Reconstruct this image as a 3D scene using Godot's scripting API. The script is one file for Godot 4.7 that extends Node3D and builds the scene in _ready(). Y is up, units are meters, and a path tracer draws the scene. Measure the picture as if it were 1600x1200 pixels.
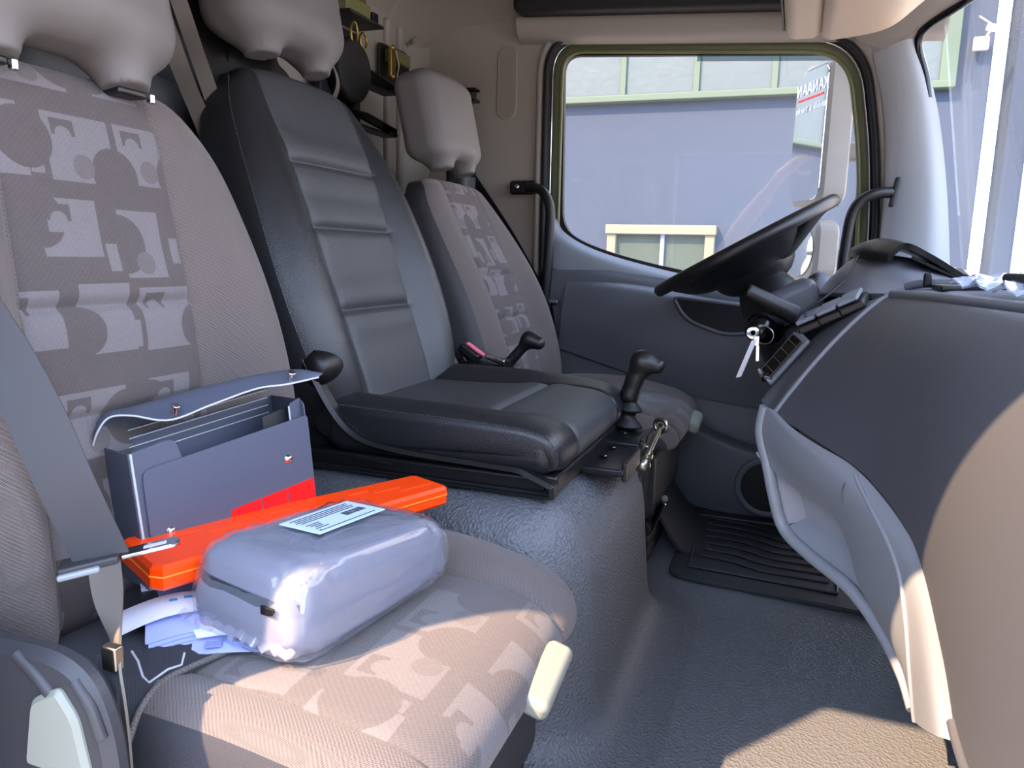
extends Node3D
# Inside a three-seat truck cab, seen from the open passenger door. Metres; x forward, y up, z towards the passenger side.

var M := {}
var taken := {}
var rng := RandomNumberGenerator.new()


func _ready() -> void:
	rng.seed = 7
	# ---- camera
	var cam := Camera3D.new()
	cam.name = "camera"
	cam.position = Vector3(0, 0.86, 1.30)
	cam.rotation_degrees = Vector3(-9.5, 20.0, 1.5)
	cam.fov = rad_to_deg(2.0 * atan(600.0 / 1202.0))
	cam.near = 0.02
	add_child(cam)
	cam.current = true
	# ---- sky, exposure
	var env := Environment.new()
	env.background_mode = Environment.BG_SKY
	var sm := ProceduralSkyMaterial.new()
	sm.sky_top_color = Color(0.70, 0.78, 0.92)
	sm.sky_horizon_color = Color(0.93, 0.95, 0.98)
	sm.ground_bottom_color = Color(0.45, 0.43, 0.40)
	sm.ground_horizon_color = Color(0.70, 0.68, 0.66)
	sm.sky_energy_multiplier = 2.3
	sm.sun_angle_max = 1.0
	env.sky = Sky.new()
	env.sky.sky_material = sm
	env.tonemap_mode = Environment.TONE_MAPPER_LINEAR
	env.tonemap_exposure = 1.62
	env.sdfgi_enabled = true
	env.ssao_enabled = true
	env.ssil_enabled = true
	var we := WorldEnvironment.new()
	we.name = "world_environment"
	we.environment = env
	add_child(we)
	# ---- sun: from behind on the passenger side, through the open door
	var sun := DirectionalLight3D.new()
	sun.name = "sun"
	sun.light_color = Color(1.0, 0.84, 0.67)
	sun.light_energy = 3.9
	sun.light_angular_distance = 0.6
	sun.shadow_enabled = true
	add_child(sun)
	sun.look_at_from_position(Vector3.ZERO, Vector3(0.421, -0.695, -0.583), Vector3.UP)

	make_materials()
	build_outside()
	build_shell()
	build_door()
	build_floor()
	build_dash()
	build_seats()
	build_controls()
	build_rear_gear()
	build_belts()
	build_clutter()
	build_arm()


# ---------------------------------------------------------------- nodes
func numbered(called: String) -> String:
	if not taken.has(called):
		taken[called] = 0
		return called
	taken[called] += 1
	return "%s_%03d" % [called, taken[called]]


func thing(called: String, label: String, category: String, group := "") -> Node3D:
	var o := Node3D.new()
	o.name = numbered(called)
	add_child(o)
	tag(o, label, category, group)
	return o


func tag(o: Node, label: String, category: String, group := "") -> void:
	o.set_meta("label", label)
	o.set_meta("category", category)
	if group:
		o.set_meta("group", group)


func obj(parent: Node, called: String, mesh: Mesh, mat: Material, label := "") -> MeshInstance3D:
	var o := MeshInstance3D.new()
	o.name = numbered(called) if parent == self else called
	o.mesh = mesh
	o.material_override = mat
	parent.add_child(o, true)
	if label:
		o.set_meta("label", label)
	return o


func solo(called: String, mesh: Mesh, mat: Material, label: String, category: String, group := "") -> MeshInstance3D:
	var o := obj(self, called, mesh, mat)
	tag(o, label, category, group)
	return o


func struct(called: String, mesh: Mesh, mat: Material, label := "", category := "") -> MeshInstance3D:
	var o := obj(self, called, mesh, mat)
	o.set_meta("kind", "structure")
	if label:
		tag(o, label, category)
	return o


func struct_root(called: String, label := "", category := "") -> Node3D:
	var o := Node3D.new()
	o.name = numbered(called)
	add_child(o)
	o.set_meta("kind", "structure")
	if label:
		tag(o, label, category)
	return o


# ---------------------------------------------------------------- mesh builder
class MB:
	var v := PackedVector3Array()
	var n := PackedVector3Array()
	var t := PackedVector2Array()
	var ix := PackedInt32Array()

	# rows of points; face: 0 keep, 1 flip, 2 outwards from the middle
	func grid(rows: Array, face := 2, wrap := false, uvs: Array = []) -> MB:
		var m := rows.size()
		var w: int = rows[0].size()
		var N := PackedVector3Array()
		N.resize(m * w)
		var mid := Vector3.ZERO
		for r in rows:
			for p in r:
				mid += p
		mid /= float(m * w)
		for i in m - 1:
			for j in w - 1:
				var a: Vector3 = rows[i][j]
				var b: Vector3 = rows[i + 1][j]
				var c: Vector3 = rows[i + 1][j + 1]
				var d: Vector3 = rows[i][j + 1]
				var f := (c - a).cross(b - d)
				if f.length_squared() < 1e-20:
					continue
				N[i * w + j] += f
				N[(i + 1) * w + j] += f
				N[(i + 1) * w + j + 1] += f
				N[i * w + j + 1] += f
		if wrap:
			for i in m:
				var s: Vector3 = N[i * w] + N[i * w + w - 1]
				N[i * w] = s
				N[i * w + w - 1] = s
		for i in [0, m - 1]:  # closed ends
			var same := true
			for j in w - 1:
				if rows[i][j].distance_squared_to(rows[i][j + 1]) > 1e-12:
					same = false
			if same:
				var s := Vector3.ZERO
				for j in w:
					s += N[i * w + j]
				for j in w:
					N[i * w + j] = s
		var flip := face == 1
		if face == 2:
			var sum := 0.0
			for i in m:
				for j in w:
					sum += N[i * w + j].dot(rows[i][j] - mid)
			flip = sum < 0.0
		var base := v.size()
		for i in m:
			for j in w:
				v.append(rows[i][j])
				var q: Vector3 = N[i * w + j].normalized()
				n.append(-q if flip else q)
				t.append(uvs[i][j] if uvs.size() else Vector2(float(j) / (w - 1), float(i) / (m - 1)))
		for i in m - 1:
			for j in w - 1:
				var a := base + i * w + j
				var b := a + w
				if flip:
					ix.append_array([a, b + 1, b, a, a + 1, b + 1])
				else:
					ix.append_array([a, b, b + 1, a, b + 1, a + 1])
		return self

	func quad(a: Vector3, b: Vector3, c: Vector3, d: Vector3) -> MB:
		return fan([a, b, c, d], (c - a).cross(b - d) * -1.0)

	func fan(p: Array, toward: Vector3) -> MB:
		var base := v.size()
		var nn: Vector3 = (p[1] - p[0]).cross(p[2] - p[0])
		for k in range(3, p.size()):
			nn += (p[k - 1] - p[0]).cross(p[k] - p[0])
		nn = nn.normalized()
		var rev := nn.dot(toward) > 0.0
		if nn.dot(toward) < 0.0:
			nn = -nn
		for q in p:
			v.append(q)
			n.append(nn)
			t.append(Vector2(q.x, q.z))
		for k in range(1, p.size() - 1):
			if rev:
				ix.append_array([base, base + k + 1, base + k])
			else:
				ix.append_array([base, base + k, base + k + 1])
		return self

	func add(mesh: ArrayMesh, x := Transform3D.IDENTITY) -> MB:
		var a := mesh.surface_get_arrays(0)
		var base := v.size()
		for p in a[Mesh.ARRAY_VERTEX]:
			v.append(x * p)
		for q in a[Mesh.ARRAY_NORMAL]:
			n.append((x.basis * q).normalized())
		t.append_array(a[Mesh.ARRAY_TEX_UV])
		for k in a[Mesh.ARRAY_INDEX]:
			ix.append(base + k)
		return self

	func done() -> ArrayMesh:
		var a := []
		a.resize(Mesh.ARRAY_MAX)
		a[Mesh.ARRAY_VERTEX] = v
		a[Mesh.ARRAY_NORMAL] = n
		a[Mesh.ARRAY_TEX_UV] = t
		a[Mesh.ARRAY_INDEX] = ix
		var m := ArrayMesh.new()
		m.add_surface_from_arrays(Mesh.PRIMITIVE_TRIANGLES, a)
		return m


# Catmull-Rom through points, n samples; works for Vector3 and Vector2 and floats
func cr(p: Array, count: int) -> Array:
	var out := []
	var k := p.size()
	if k == 2:
		for i in count:
			out.append(lerp(p[0], p[1], float(i) / (count - 1)))
		return out
	for i in count:
		var f := float(i) / (count - 1) * (k - 1)
		out.append(cr_at(p, f / (k - 1)))
	return out


func cr_at(p: Array, s: float):
	var k := p.size()
	var f := clampf(s, 0.0, 1.0) * (k - 1)
	var j := mini(int(f), k - 2)
	var t := f - j
	var b = p[j]
	var c = p[j + 1]
	var a = p[j - 1] if j > 0 else b * 2.0 - c
	var d = p[j + 2] if j + 2 < k else c * 2.0 - b
	return (b * 2.0 + (c - a) * t + (a * 2.0 - b * 5.0 + c * 4.0 - d) * t * t + (b * 3.0 - a - c * 3.0 + d) * t * t * t) * 0.5


# even spacing along a path
func even(p: Array, count: int, closed := false) -> Array:
	var q := p.duplicate()
	if closed:
		q.append(p[0])
	var l := [0.0]
	for i in range(1, q.size()):
		l.append(l[-1] + q[i].distance_to(q[i - 1]))
	var out := []
	var j := 0
	for i in count:
		var s: float = l[-1] * i / (count - 1)
		while j < q.size() - 2 and l[j + 1] < s:
			j += 1
		var d: float = l[j + 1] - l[j]
		out.append(q[j].lerp(q[j + 1], (s - l[j]) / d if d > 0 else 0.0))
	return out


func patch_rows(ctrl: Array, nu: int, nv: int) -> Array:
	var a := []
	for r in ctrl:
		a.append(cr(r, nu))
	var cols := []
	for j in nu:
		var c := []
		for r in a:
			c.append(r[j])
		cols.append(cr(c, nv))
	var rows := []
	for i in nv:
		var r := []
		for j in nu:
			r.append(cols[j][i])
		rows.append(r)
	return rows


# a surface with thickness: front as given, back behind it
func shell(rows: Array, thick: float, toward: Vector3, uvs: Array = []) -> ArrayMesh:
	var m := rows.size()
	var w: int = rows[0].size()
	var N := []
	for i in m:
		var r := []
		for j in w:
			var du: Vector3 = rows[i][mini(j + 1, w - 1)] - rows[i][maxi(j - 1, 0)]
			var dv: Vector3 = rows[mini(i + 1, m - 1)][j] - rows[maxi(i - 1, 0)][j]
			r.append(du.cross(dv).normalized())
		N.append(r)
	var s: Vector3 = Vector3.ZERO
	for r in N:
		for q in r:
			s += q
	var sg := 1.0 if s.dot(toward) > 0 else -1.0
	var back := []
	for i in m:
		var r := []
		for j in w:
			r.append(rows[i][j] - N[i][j] * sg * thick)
		back.append(r)
	var b := MB.new()
	b.grid(rows, 0 if sg > 0 else 1, false, uvs)
	b.grid(back, 1 if sg > 0 else 0, false, uvs)
	var e1 := []
	var e2 := []
	for j in w:
		e1.append([rows[0][j], back[0][j]])
		e2.append([rows[m - 1][j], back[m - 1][j]])
	var e3 := []
	var e4 := []
	for i in m:
		e3.append([rows[i][0], back[i][0]])
		e4.append([rows[i][w - 1], back[i][w - 1]])
	b.grid(e1, 0 if sg > 0 else 1)
	b.grid(e2, 1 if sg > 0 else 0)
	b.grid(e3, 1 if sg > 0 else 0)
	b.grid(e4, 0 if sg > 0 else 1)
	return b.done()


func rbox(size: Vector3, r := 0.004, seg := 3) -> ArrayMesh:
	var h := size / 2.0
	r = minf(r, minf(h.x, minf(h.y, h.z)) * 0.98)
	var b := MB.new()
	var rows := []
	var dirs := []
	for side in [-1, 1]:
		for k in seg + 1:
			var ph := (-90.0 + 90.0 * k / seg) if side < 0 else (90.0 * k / seg)
			ph = deg_to_rad(ph)
			var row := []
			var dr := []
			for cnr in 4:
				for q in seg + 1:
					var th := deg_to_rad(90.0 * cnr + 90.0 * q / seg)
					var d := Vector3(cos(ph) * cos(th), sin(ph), cos(ph) * sin(th))
					var sx := 1.0 if cnr == 0 or cnr == 3 else -1.0
					var sz := 1.0 if cnr < 2 else -1.0
					row.append(Vector3(sx * (h.x - r), side * (h.y - r), sz * (h.z - r)) + d * r)
					dr.append(d)
			row.append(row[0])
			dr.append(dr[0])
			rows.append(row)
			dirs.append(dr)
	b.grid(rows, 2, true)
	var c := 0
	for row in dirs:
		for d in row:
			b.n[c] = d
			c += 1
	for y in [0, rows.size() - 1]:
		var p := []
		for cnr in 4:
			p.append(rows[y][cnr * (seg + 1)])
		b.fan(p, Vector3(0, -1 if y == 0 else 1, 0))
	return b.done()


# outline (x, y) given depth along z, chamfered on both faces; centred on z
func prism(outline: Array, depth: float, bevel := 0.0) -> ArrayMesh:
	var p := PackedVector2Array(outline)
	if Geometry2D.is_polygon_clockwise(p):
		p.reverse()
	var k := p.size()
	var inner := PackedVector2Array()
	for i in k:
		var a := (p[i] - p[(i + k - 1) % k]).normalized()
		var c := (p[(i + 1) % k] - p[i]).normalized()
		var na := Vector2(-a.y, a.x)
		var nc := Vector2(-c.y, c.x)
		var bis := (na + nc)
		var l := bis.length_squared()
		inner.append(p[i] + (bis * 2.0 / maxf(l, 0.6)) * bevel)
	var b := MB.new()
	var h := depth / 2.0
	var levels := [[inner, -h], [p, -h + bevel], [p, h - bevel], [inner, h]] if bevel > 0 else [[p, -h], [p, h]]
	for e in levels.size() - 1:
		for i in k:
			var j := (i + 1) % k
			var a0: Vector2 = levels[e][0][i]
			var a1: Vector2 = levels[e][0][j]
			var c0: Vector2 = levels[e + 1][0][i]
			var c1: Vector2 = levels[e + 1][0][j]
			var out := (p[j] - p[i]).normalized()
			var dir := Vector3(out.y, -out.x, 0)
			if bevel > 0 and e != 1:
				dir += Vector3(0, 0, -1 if e == 0 else 1)
			b.fan([Vector3(a0.x, a0.y, levels[e][1]), Vector3(a1.x, a1.y, levels[e][1]), Vector3(c1.x, c1.y, levels[e + 1][1]), Vector3(c0.x, c0.y, levels[e + 1][1])], dir)
	var capp: PackedVector2Array = inner if bevel > 0 else p
	var tri := Geometry2D.triangulate_polygon(capp)
	for s in [-1, 1]:
		for q in range(0, tri.size(), 3):
			var f := []
			for z in 3:
				var c := capp[tri[q + z]]
				f.append(Vector3(c.x, c.y, h * s))
			b.fan(f, Vector3(0, 0, s))
	return b.done()


func tube(path: Array, radius, sides := 10, closed := false) -> ArrayMesh:
	var k := path.size()
	var rows := []
	var up := Vector3.UP
	var d0: Vector3 = (path[1] - path[0]).normalized()
	if absf(d0.dot(up)) > 0.9:
		up = Vector3.RIGHT
	var side := d0.cross(up).normalized()
	for i in k:
		var d: Vector3
		if closed:
			d = (path[(i + 1) % k] - path[(i + k - 1) % k]).normalized()
		else:
			d = (path[mini(i + 1, k - 1)] - path[maxi(i - 1, 0)]).normalized()
		side = (side - d * side.dot(d)).normalized()
		var o := d.cross(side)
		var r: float = radius[i] if radius is Array else radius
		var row := []
		for j in sides + 1:
			var a := TAU * j / sides
			row.append(path[i] + (side * cos(a) + o * sin(a)) * r)
		rows.append(row)
	if closed:
		rows.append(rows[0])
	var b := MB.new()
	b.grid(rows, 2 if not closed else 0, true)
	if not closed:
		for e in [0, k - 1]:
			var f := []
			for j in sides:
				f.append(rows[e][j])
			b.fan(f, (path[0] - path[1]) if e == 0 else (path[k - 1] - path[k - 2]))
	else:
		var s := 0.0
		for j in sides:
			s += b.n[j].dot(rows[0][j] - path[0])
		if s < 0:
			b = MB.new().grid(rows, 1, true)
	return b.done()


# profile of (radius, y) turned round y
func lathe(profile: Array, segs := 24) -> ArrayMesh:
	var rows := []
	for p in profile:
		var r := []
		for j in segs + 1:
			var a := TAU * j / segs
			r.append(Vector3(cos(a) * p.x, p.y, sin(a) * p.x))
		rows.append(r)
	return MB.new().grid(rows, 2, true).done()


# a flat strip of the given half width along a path, lying across 'wide'
func ribbon(path: Array, wide: Array, half: float, thick: float, toward: Vector3) -> ArrayMesh:
	var rows := []
	for i in path.size():
		var r := []
		for j in 5:
			r.append(path[i] + wide[i].normalized() * half * (j / 2.0 - 1.0))
		rows.append(r)
	return shell(rows, thick, toward)


func mat4(x: Vector3, y: Vector3, z: Vector3, o: Vector3) -> Transform3D:
	return Transform3D(Basis(x, y, z), o)


func along(dir: Vector3, at: Vector3, up := Vector3.UP) -> Transform3D:  # y axis along dir
	var y := dir.normalized()
	if absf(y.dot(up)) > 0.98:
		up = Vector3.RIGHT
	var x := y.cross(up).normalized()
	return Transform3D(Basis(x, y, x.cross(y)), at)


# surface nets of a distance function
func nets(f: Callable, lo: Vector3, hi: Vector3, cell: float) -> ArrayMesh:
	var nx := int((hi.x - lo.x) / cell) + 2
	var ny := int((hi.y - lo.y) / cell) + 2
	var nz := int((hi.z - lo.z) / cell) + 2
	var val := PackedFloat32Array()
	val.resize(nx * ny * nz)
	for k in nz:
		for j in ny:
			for i in nx:
				val[(k * ny + j) * nx + i] = f.call(lo + Vector3(i, j, k) * cell)
	var at := PackedInt32Array()
	at.resize(nx * ny * nz)
	at.fill(-1)
	var V := PackedVector3Array()
	var N := PackedVector3Array()
	for k in nz - 1:
		for j in ny - 1:
			for i in nx - 1:
				var base := (k * ny + j) * nx + i
				var c := [val[base], val[base + 1], val[base + nx], val[base + nx + 1], val[base + nx * ny], val[base + nx * ny + 1], val[base + nx * ny + nx], val[base + nx * ny + nx + 1]]
				var neg := 0
				for q in c:
					if q < 0:
						neg += 1
				if neg == 0 or neg == 8:
					continue
				var s := Vector3.ZERO
				var cnt := 0
				for e in [[0, 1], [2, 3], [4, 5], [6, 7], [0, 2], [1, 3], [4, 6], [5, 7], [0, 4], [1, 5], [2, 6], [3, 7]]:
					var a: float = c[e[0]]
					var b: float = c[e[1]]
					if (a < 0) != (b < 0):
						var t := a / (a - b)
						var p0 := Vector3(e[0] & 1, (e[0] >> 1) & 1, e[0] >> 2)
						var p1 := Vector3(e[1] & 1, (e[1] >> 1) & 1, e[1] >> 2)
						s += p0.lerp(p1, t)
						cnt += 1
				at[base] = V.size()
				V.append(lo + (Vector3(i, j, k) + s / cnt) * cell)
				N.append(Vector3(c[1] + c[3] + c[5] + c[7] - c[0] - c[2] - c[4] - c[6], c[2] + c[3] + c[6] + c[7] - c[0] - c[1] - c[4] - c[5], c[4] + c[5] + c[6] + c[7] - c[0] - c[1] - c[2] - c[3]).normalized())
	var b := MB.new()
	b.v = V
	b.n = N
	for p in V:
		b.t.append(Vector2(p.x, p.y))
	for k in range(1, nz - 1):
		for j in range(1, ny - 1):
			for i in range(1, nx - 1):
				var base := (k * ny + j) * nx + i
				var a := val[base] < 0
				for ax in 3:
					var st: int = [1, nx, nx * ny][ax]
					if a == (val[base + st] < 0):
						continue
					var u: int = [nx, nx * ny, 1][ax]
					var w: int = [nx * ny, 1, nx][ax]
					var q := [at[base], at[base - u], at[base - u - w], at[base - w]]
					if q.min() < 0:
						continue
					var g: Vector3 = (V[q[2]] - V[q[0]]).cross(V[q[1]] - V[q[3]])
					var nn: Vector3 = N[q[0]] + N[q[1]] + N[q[2]] + N[q[3]]
					if g.dot(nn) < 0:
						b.ix.append_array([q[0], q[2], q[1], q[0], q[3], q[2]])
					else:
						b.ix.append_array([q[0], q[1], q[2], q[0], q[2], q[3]])
	return b.done()


func sd_box(p: Vector3, c: Vector3, h: Vector3, r: float) -> float:
	var q := (p - c).abs() - h + Vector3(r, r, r)
	return q.max(Vector3.ZERO).length() + minf(maxf(q.x, maxf(q.y, q.z)), 0.0) - r


func sd_cap(p: Vector3, a: Vector3, b: Vector3, ra: float, rb: float) -> float:
	var ab := b - a
	var t := clampf((p - a).dot(ab) / ab.length_squared(), 0.0, 1.0)
	return p.distance_to(a + ab * t) - lerpf(ra, rb, t)


func smin(a: float, b: float, k: float) -> float:
	var h := maxf(k - absf(a - b), 0.0) / k
	return minf(a, b) - h * h * k * 0.25


# ---------------------------------------------------------------- materials
func flat(c: Color, rough := 0.6, metal := 0.0) -> StandardMaterial3D:
	var m := StandardMaterial3D.new()
	m.albedo_color = c
	m.roughness = rough
	m.metallic = metal
	return m


func noise_tex(freq: float, kind: int, bump: float, size := 512, octaves := 3, cell_return := 1) -> NoiseTexture2D:
	var f := FastNoiseLite.new()
	f.seed = 11
	f.noise_type = kind
	f.frequency = freq
	f.fractal_octaves = octaves
	f.cellular_return_type = cell_return
	var t := NoiseTexture2D.new()
	t.width = size
	t.height = size
	t.seamless = true
	t.noise = f
	if bump > 0:
		t.as_normal_map = true
		t.bump_strength = bump
	return t


func grained(m: StandardMaterial3D, tex: Texture2D, scale: float, strength := 1.0) -> StandardMaterial3D:
	m.normal_enabled = true
	m.normal_texture = tex
	m.normal_scale = strength
	m.uv1_triplanar = true
	m.uv1_scale = Vector3.ONE * scale
	return m


func image_tex(w: int, h: int, bytes: PackedByteArray) -> ImageTexture:
	return ImageTexture.create_from_image(Image.create_from_data(w, h, false, Image.FORMAT_RGB8, bytes))


# twill cloth: luminance tile and its relief
func weave_height(x: int, y: int) -> float:
	var a := (x + y) % 6
	var b := posmod(x - y, 12)
	return (0.75 if a < 4 else 0.15) + (0.25 if b < 6 else 0.0)


func weave_tex(c: Color, amount: float) -> Array:
	var by := PackedByteArray()
	var hb := PackedByteArray()
	var s := 96
	by.resize(s * s * 3)
	hb.resize(s * s * 3)
	var r := RandomNumberGenerator.new()
	r.seed = 5
	for y in s:
		for x in s:
			var h := weave_height(x, y)
			var l := 1.0 + (h - 0.6) * amount + r.randf_range(-0.06, 0.06)
			var k := (y * s + x) * 3
			for q in 3:
				by[k + q] = int(clampf([c.r, c.g, c.b][q] * l, 0, 1) * 255)
				hb[k + q] = int(h * 200)
	var hi := Image.create_from_data(s, s, false, Image.FORMAT_RGB8, hb)
	hi.bump_map_to_normal_map(3.0)
	return [image_tex(s, s, by), ImageTexture.create_from_image(hi)]


# upholstery print: pale squares and rings with darker discs biting into them, 0.30 m a side
func print_tex(dark: Color, pale: Color, mid: Color) -> Array:
	var s := 768
	var kind := PackedByteArray()
	kind.resize(s * s)
	var r := RandomNumberGenerator.new()
	r.seed = 23
	var rect := func(x0: int, y0: int, w: int, h: int, v: int) -> void:
		for y in range(y0, y0 + h):
			for x in range(x0, x0 + w):
				kind[posmod(y, s) * s + posmod(x, s)] = v
	var disc := func(cx: int, cy: int, rad: int, v: int) -> void:
		for y in range(cy - rad, cy + rad + 1):
			for x in range(cx - rad, cx + rad + 1):
				if (x - cx) * (x - cx) + (y - cy) * (y - cy) <= rad * rad:
					kind[posmod(y, s) * s + posmod(x, s)] = v
	for gy in 4:
		for gx in 4:
			var x0: int = gx * 192 + r.randi_range(0, 30) + (70 if gy % 2 else 0)
			var y0: int = gy * 192 + r.randi_range(0, 40)
			var w := r.randi_range(115, 165)
			var h := r.randi_range(110, 165)
			rect.call(x0, y0, w, h, 1)
			var sx: int = x0 + (0 if r.randf() < 0.5 else w)
			var sy: int = y0 + r.randi_range(20, h - 20)
			disc.call(sx, sy, r.randi_range(48, 66), 0)
			if r.randf() < 0.6:
				disc.call(x0 + w / 2, y0 + h - 34, 26, 2)
			if r.randf() < 0.7:
				rect.call(x0 + w - 74, y0 + 12, 56, 34, 0)
				disc.call(x0 + w - 46, y0 + 46, 20, 1)
				rect.call(x0 + w - 74, y0 + 46, 56, 24, 1)
			if r.randf() < 0.5:
				rect.call(x0 + w + 14, y0 + h / 2, 30, 60, 1)
	var by := PackedByteArray()
	var hb := PackedByteArray()
	by.resize(s * s * 3)
	hb.resize(s * s * 3)
	var cs := [dark, pale, mid]
	for y in s:
		for x in s:
			var h := weave_height(x, y)
			var v := kind[y * s + x]
			var c: Color = cs[v]
			var l := 1.0 + (h - 0.6) * (0.16 if v == 0 else 0.08) + r.randf_range(-0.07, 0.07)
			var k := (y * s + x) * 3
			by[k] = int(clampf(c.r * l, 0, 1) * 255)
			by[k + 1] = int(clampf(c.g * l, 0, 1) * 255)
			by[k + 2] = int(clampf(c.b * l, 0, 1) * 255)
			var hh := int(h * (120 if v == 0 else 60) + (0 if v == 0 else 60))
			hb[k] = hh
			hb[k + 1] = hh
			hb[k + 2] = hh
	var hi := Image.create_from_data(s, s, false, Image.FORMAT_RGB8, hb)
	hi.bump_map_to_normal_map(2.0)
	return [image_tex(s, s, by), ImageTexture.create_from_image(hi)]


func make_materials() -> void:
	var SIMPLEX := FastNoiseLite.TYPE_SIMPLEX_SMOOTH
	var CELL := FastNoiseLite.TYPE_CELLULAR
	var fine := noise_tex(0.09, SIMPLEX, 3.0, 512, 2)
	var leather_n := noise_tex(0.06, CELL, 5.0, 512, 2)
	var big_n := noise_tex(0.035, CELL, 6.0, 512, 2)
	var soft_n := noise_tex(0.008, SIMPLEX, 6.0, 512, 3)
	# cloth
	var wv := weave_tex(Color(0.34, 0.31, 0.30), 0.95)
	var cloth := flat(Color.WHITE, 0.95)
	cloth.albedo_texture = wv[0]
	grained(cloth, wv[1], 29.0, 1.0)
	cloth.rim_enabled = true
	cloth.rim = 0.25
	M.cloth = cloth
	var wd := weave_tex(Color(0.20, 0.20, 0.22), 0.5)
	var dark_cloth := flat(Color.WHITE, 0.95)
	dark_cloth.albedo_texture = wd[0]
	grained(dark_cloth, wd[1], 42.0, 0.9)
	M.dark_cloth = dark_cloth
	var pr := print_tex(Color(0.31, 0.282, 0.278), Color(0.415, 0.395, 0.405), Color(0.36, 0.34, 0.34))
	var pcl := flat(Color.WHITE, 0.93)
	pcl.albedo_texture = pr[0]
	pcl.normal_enabled = true
	pcl.normal_texture = pr[1]
	pcl.uv1_scale = Vector3.ONE / 0.40
	pcl.rim_enabled = true
	pcl.rim = 0.2
	M.print = pcl
	var pr2 := print_tex(Color(0.35, 0.325, 0.32), Color(0.405, 0.385, 0.385), Color(0.375, 0.352, 0.35))
	var worn_cloth: StandardMaterial3D = pcl.duplicate()
	worn_cloth.albedo_texture = pr2[0]
	worn_cloth.normal_texture = pr2[1]
	worn_cloth.uv1_scale = Vector3.ONE / 0.46
	M.print_worn = worn_cloth
	# leather
	M.leather = grained(flat(Color(0.125, 0.13, 0.14), 0.36), leather_n, 16.0, 0.7)
	M.leather_matte = grained(flat(Color(0.22, 0.225, 0.235), 0.48), leather_n, 26.0, 0.9)
	M.stitch = flat(Color(0.30, 0.31, 0.33), 0.7)
	M.vinyl = grained(flat(Color(0.40, 0.385, 0.375), 0.62), fine, 40.0, 0.25)
	M.vinyl_dark = grained(flat(Color(0.22, 0.22, 0.23), 0.6), fine, 40.0, 0.25)
	# plastics
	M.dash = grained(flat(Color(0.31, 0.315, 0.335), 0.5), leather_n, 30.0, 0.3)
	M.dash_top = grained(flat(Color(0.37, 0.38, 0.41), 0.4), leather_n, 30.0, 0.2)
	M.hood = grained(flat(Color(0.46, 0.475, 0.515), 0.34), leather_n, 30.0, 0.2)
	M.trim = grained(flat(Color(0.56, 0.575, 0.60), 0.45), fine, 40.0, 0.18)
	M.trim_inner = grained(flat(Color(0.60, 0.60, 0.62), 0.5), fine, 40.0, 0.15)
	M.door = grained(flat(Color(0.34, 0.35, 0.375), 0.5), leather_n, 34.0, 0.2)
	M.door_light = grained(flat(Color(0.50, 0.515, 0.545), 0.5), leather_n, 34.0, 0.18)
	M.pillar = grained(flat(Color(0.66, 0.675, 0.685), 0.5), fine, 40.0, 0.15)
	M.wall = grained(flat(Color(0.585, 0.555, 0.52), 0.6), fine, 40.0, 0.18)
	M.wall_dark = grained(flat(Color(0.55, 0.515, 0.48), 0.6), fine, 40.0, 0.18)
	M.liner = grained(flat(Color(0.52, 0.49, 0.46), 0.7), fine, 40.0, 0.2)
	M.visor = grained(flat(Color(0.76, 0.69, 0.60), 0.6), fine, 40.0, 0.15)
	M.black = grained(flat(Color(0.07, 0.07, 0.075), 0.42), fine, 40.0, 0.15)
	M.black_gloss = flat(Color(0.035, 0.035, 0.038), 0.18)
	M.black_matte = grained(flat(Color(0.06, 0.06, 0.065), 0.7), fine, 40.0, 0.2)
	M.rubber = flat(Color(0.055, 0.055, 0.06), 0.55)
	M.seat_plastic = grained(flat(Color(0.19, 0.19, 0.205), 0.5), fine, 40.0, 0.2)
	M.lever = flat(Color(0.50, 0.51, 0.47), 0.5)
	M.floor = grained(flat(Color(0.40, 0.41, 0.43), 0.40), big_n, 9.0, 1.7)
	M.tunnel = grained(flat(Color(0.37, 0.38, 0.40), 0.42), big_n, 11.0, 2.6)
	M.mat_rubber = grained(flat(Color(0.15, 0.155, 0.17), 0.5), fine, 30.0, 0.3)
	# metal and paint
	M.chrome = flat(Color(0.82, 0.82, 0.82), 0.15, 1.0)
	M.steel = flat(Color(0.62, 0.60, 0.54), 0.28, 1.0)
	M.worn = grained(flat(Color(0.16, 0.165, 0.175), 0.35, 0.6), soft_n, 12.0, 0.4)
	M.brass = flat(Color(0.66, 0.56, 0.30), 0.35, 1.0)
	M.olive = flat(Color(0.42, 0.43, 0.27), 0.35)
	M.olive_dark = flat(Color(0.29, 0.31, 0.19), 0.45)
	# glass
	var g := flat(Color(0.92, 0.96, 0.96, 0.07), 0.02)
	g.transparency = BaseMaterial3D.TRANSPARENCY_ALPHA
	g.metallic_specular = 0.42
	M.glass = g
	var tint := flat(Color(0.10, 0.40, 0.50, 0.55), 0.05)
	tint.transparency = BaseMaterial3D.TRANSPARENCY_ALPHA
	M.tint = tint
	var film := flat(Color(0.85, 0.88, 0.95, 0.08), 0.06)
	film.transparency = BaseMaterial3D.TRANSPARENCY_ALPHA
	M.film = film
	var bc := flat(Color(0.80, 0.86, 0.98, 0.35), 0.08)
	bc.transparency = BaseMaterial3D.TRANSPARENCY_ALPHA
	M.bag_clear = bc
	M.mirror = flat(Color(0.86, 0.88, 0.90), 0.03, 1.0)
	M.housing = grained(flat(Color(0.50, 0.47, 0.43), 0.6), leather_n, 30.0, 0.6)
	# clutter
	M.folder = flat(Color(0.30, 0.32, 0.38), 0.42)
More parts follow.
